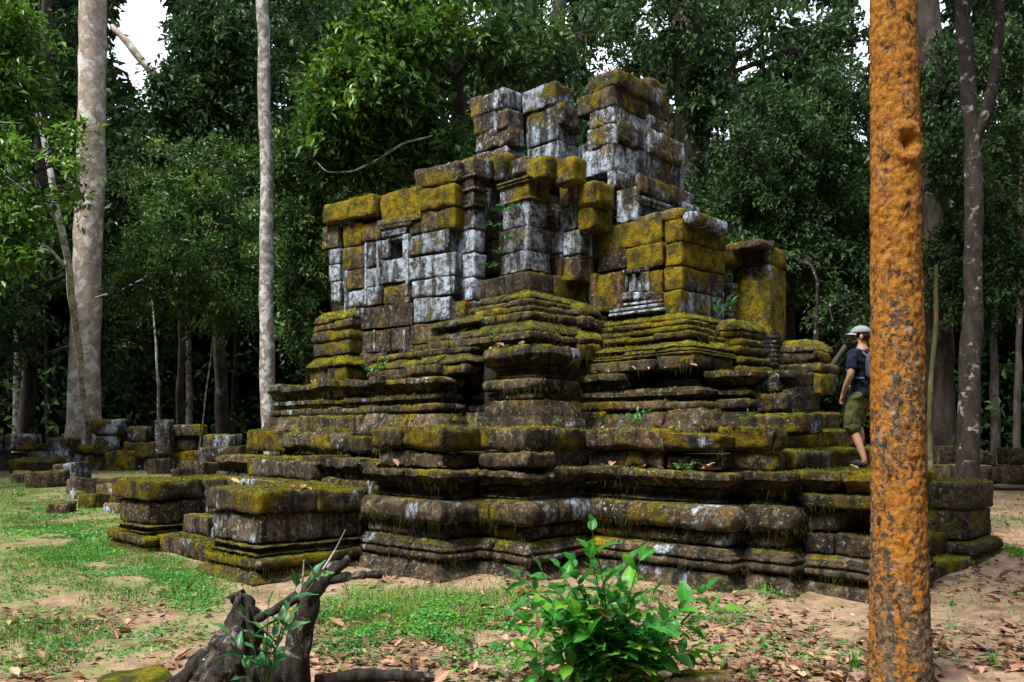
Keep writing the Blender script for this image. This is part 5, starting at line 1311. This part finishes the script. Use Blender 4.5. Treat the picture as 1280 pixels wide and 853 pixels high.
def grass():
    rs = np.random.RandomState(8); V = []
    for (px, py, rx, ry, n) in [(60, 660, 100, 34, 16000), (110, 700, 110, 34, 9000), (30, 620, 60, 16, 7000), (150, 598, 60, 8, 5000), (205, 720, 80, 30, 6000), (500, 770, 130, 26, 9000), (60, 790, 100, 50, 4000), (1230, 706, 60, 7, 5000), (700, 745, 300, 12, 5000), (1240, 650, 60, 12, 2500), (950, 735, 60, 10, 3000)]:
        a = rs.normal(size=(n, 2)) * .6; x_ = px + a[:, 0] * rx; y_ = np.maximum(572, py + a[:, 1] * ry)
        Y = PXF * (EYE - (.0 if py > 640 else .3)) / (y_ - HOR); x = (x_ - PXC) * Y / PXF
        keep = ~inside(x, Y) & (fbm(np.stack([x, Y, 0 * x], 1), 1.1, 3, 4.0) > -.05)
        V.append(np.stack([x, Y, gh(x, Y)], 1)[keep])
    P = np.concatenate(V); n = len(P); L = rs.uniform(.02, .065, n)[:, None]
    D = np.array([0, 0, 1.0]) + rs.normal(size=(n, 3)) * .5; S = rs.normal(size=(n, 3)) * np.array([1, 1, 0]); S /= np.linalg.norm(S, axis=1, keepdims=True)
    v = np.stack([P - S * .004, P + S * .004, P + D * L], 1).reshape(-1, 3)
    mm = mat_leaf("grass_blade", (0.03, 0.10, 0.014), (0.085, 0.23, 0.022), (0.20, 0.33, 0.025), .3, .6, .2)
    tag(link("grass", mesh_np("grass", v, np.arange(len(v)).reshape(-1, 3), mm, smooth=False, tint=np.clip(.5 + .4 * fbm(P, 1.5, 2) + rs.normal(size=n) * .2, 0, 1))), "short green grass growing in patches on the sandy ground", "grass", kind="stuff")
grass()
def tuft(label, px, py, h, n, seed, group=None):
    rs = np.random.RandomState(seed); Y = ground_y(py); x = (px - PXC) * Y / PXF; base = np.array([x, Y, gz(x, Y)])
    vs_, fs_ = [], []; o = 0
    for i in range(n):
        th = rs.uniform(0, 6.28); l = h * rs.uniform(.6, 1.1); d = np.array([math.cos(th), math.sin(th), 0]); s_ = np.cross(d, [0, 0, 1]) * .006
        b = np.array([rs.normal() * .05, rs.normal() * .05, 0]) * (.35 if n < 30 else 1); lean = rs.uniform(.2, .8)
        ctr = [b + d * lean * l * t * t + np.array([0, 0, l * t * (1 - .3 * lean * t)]) for t in (0, .35, .7, 1)]
        for k, c in enumerate(ctr): vs_ += [c - s_ * (1 - k / 3.2), c + s_ * (1 - k / 3.2)]
        fs_ += [(o + 2 * k, o + 2 * k + 1, o + 2 * k + 3, o + 2 * k + 2) for k in range(3)]; o += 8
    ob = link("grass_tuft", mesh_np("grass_tuft", np.array(vs_), np.array(fs_), LEAF_WEED, tint=np.repeat(rs.rand(n), 3)), None, base)
    tag(ob, label, "grass", group)
for i, (px, py, h) in enumerate([(975, 742, .14), (992, 740, .12), (960, 744, .1), (1195, 712, .16), (1215, 708, .16), (1240, 706, .14), (1262, 705, .14), (1180, 716, .12), (1275, 712, .12)]):
    tuft("green grass tuft at the foot of the far stair pedestal" if px > 1100 else "green grass tuft against the platform plinth", px, py, h, 40, 40 + i, "grass tufts by the pedestal" if px > 1100 else "grass tufts by the plinth")
for i, (px, py, h) in enumerate([(1068, 838, .16), (880, 800, .12), (905, 842, .12), (1015, 790, .08), (955, 815, .08), (1190, 760, .08), (1240, 830, .1), (940, 850, .12)]):
    tuft("thin grass sprig on the leaf strewn sand", px, py, h, 22, 60 + i, "grass sprigs on the sand")

# ------------------------------------------------------------------ bare branches and vines
def branch(name, label, pts, rads, mat, cat, group=None):
    pts = [np.asarray(p, float) for p in pts]; base = pts[0].copy()
    c = curve_pts([p - base for p in pts], 40, .05, len(pts)); v, f = tube(c, np.interp(np.linspace(0, 1, 40), np.linspace(0, 1, len(rads)), rads), 8, .006, 6)
    return tag(link(name, mesh_np(name, v, f, mat), None, base), label, cat, group)
branch("dead_branch", "bare broken branch crossing the white sky gap", [at(262, 120, 24), at(205, 105, 23.6), at(188, 88, 23.5), at(160, 55, 23.5), at(138, 33, 23.5)], [.06, .09, .10, .11, .08], BARK_GREY, "branch")
branch("hanging_vine", "long pale vine hanging free beside the slim pale trunk", [at(260, 535, 20.8), gp(246, 21), at(256, 500, 20.8), at(264, 440, 20.8), at(268, 380, 21), at(262, 300, 21)][1:], [.015, .02, .02, .018, .015], BARK_PALE, "vine")
branch("thin_sapling", "thin pale sapling stem rising behind the upright wall post", [gp(199, 27), at(198, 470, 26), at(194, 420, 26), at(190, 380, 26), at(188, 330, 26)], [.05, .045, .04, .03, .02], BARK_PALE, "sapling")
branch("bare_branch", "crooked bare branch reaching from the thick grey trunk", [at(120, 372, 27.2), at(150, 365, 25), at(170, 355, 24.5), at(182, 348, 24), at(192, 320, 24), at(202, 300, 24)], [.03, .035, .035, .03, .025, .015], BARK_PALE, "branch")
branch("bare_branch", "pale twisting branch arching over the temple's left wing", [at(540, 170, 17.6), at(505, 180, 17.5), at(478, 195, 17.5), at(440, 215, 17.5), at(408, 216, 17.5), at(396, 202, 17.5)], [.02, .025, .025, .022, .018, .01], BARK_PALE, "branch")
branch("leaning_tree", "thin leaning dark tree beyond the person's cap", [gp(975, 15.5), at(1018, 492, 15), at(1038, 462, 15), at(1058, 432, 15)], [.07, .06, .055, .04], BARK_DARK, "tree")
branch("thin_sapling", "greenish slender trunk behind the orange trunk's base", [gp(1163, 17), at(1163, 480, 17), at(1170, 420, 17), at(1172, 330, 17)], [.06, .055, .05, .04], BARK_GREEN, "sapling")
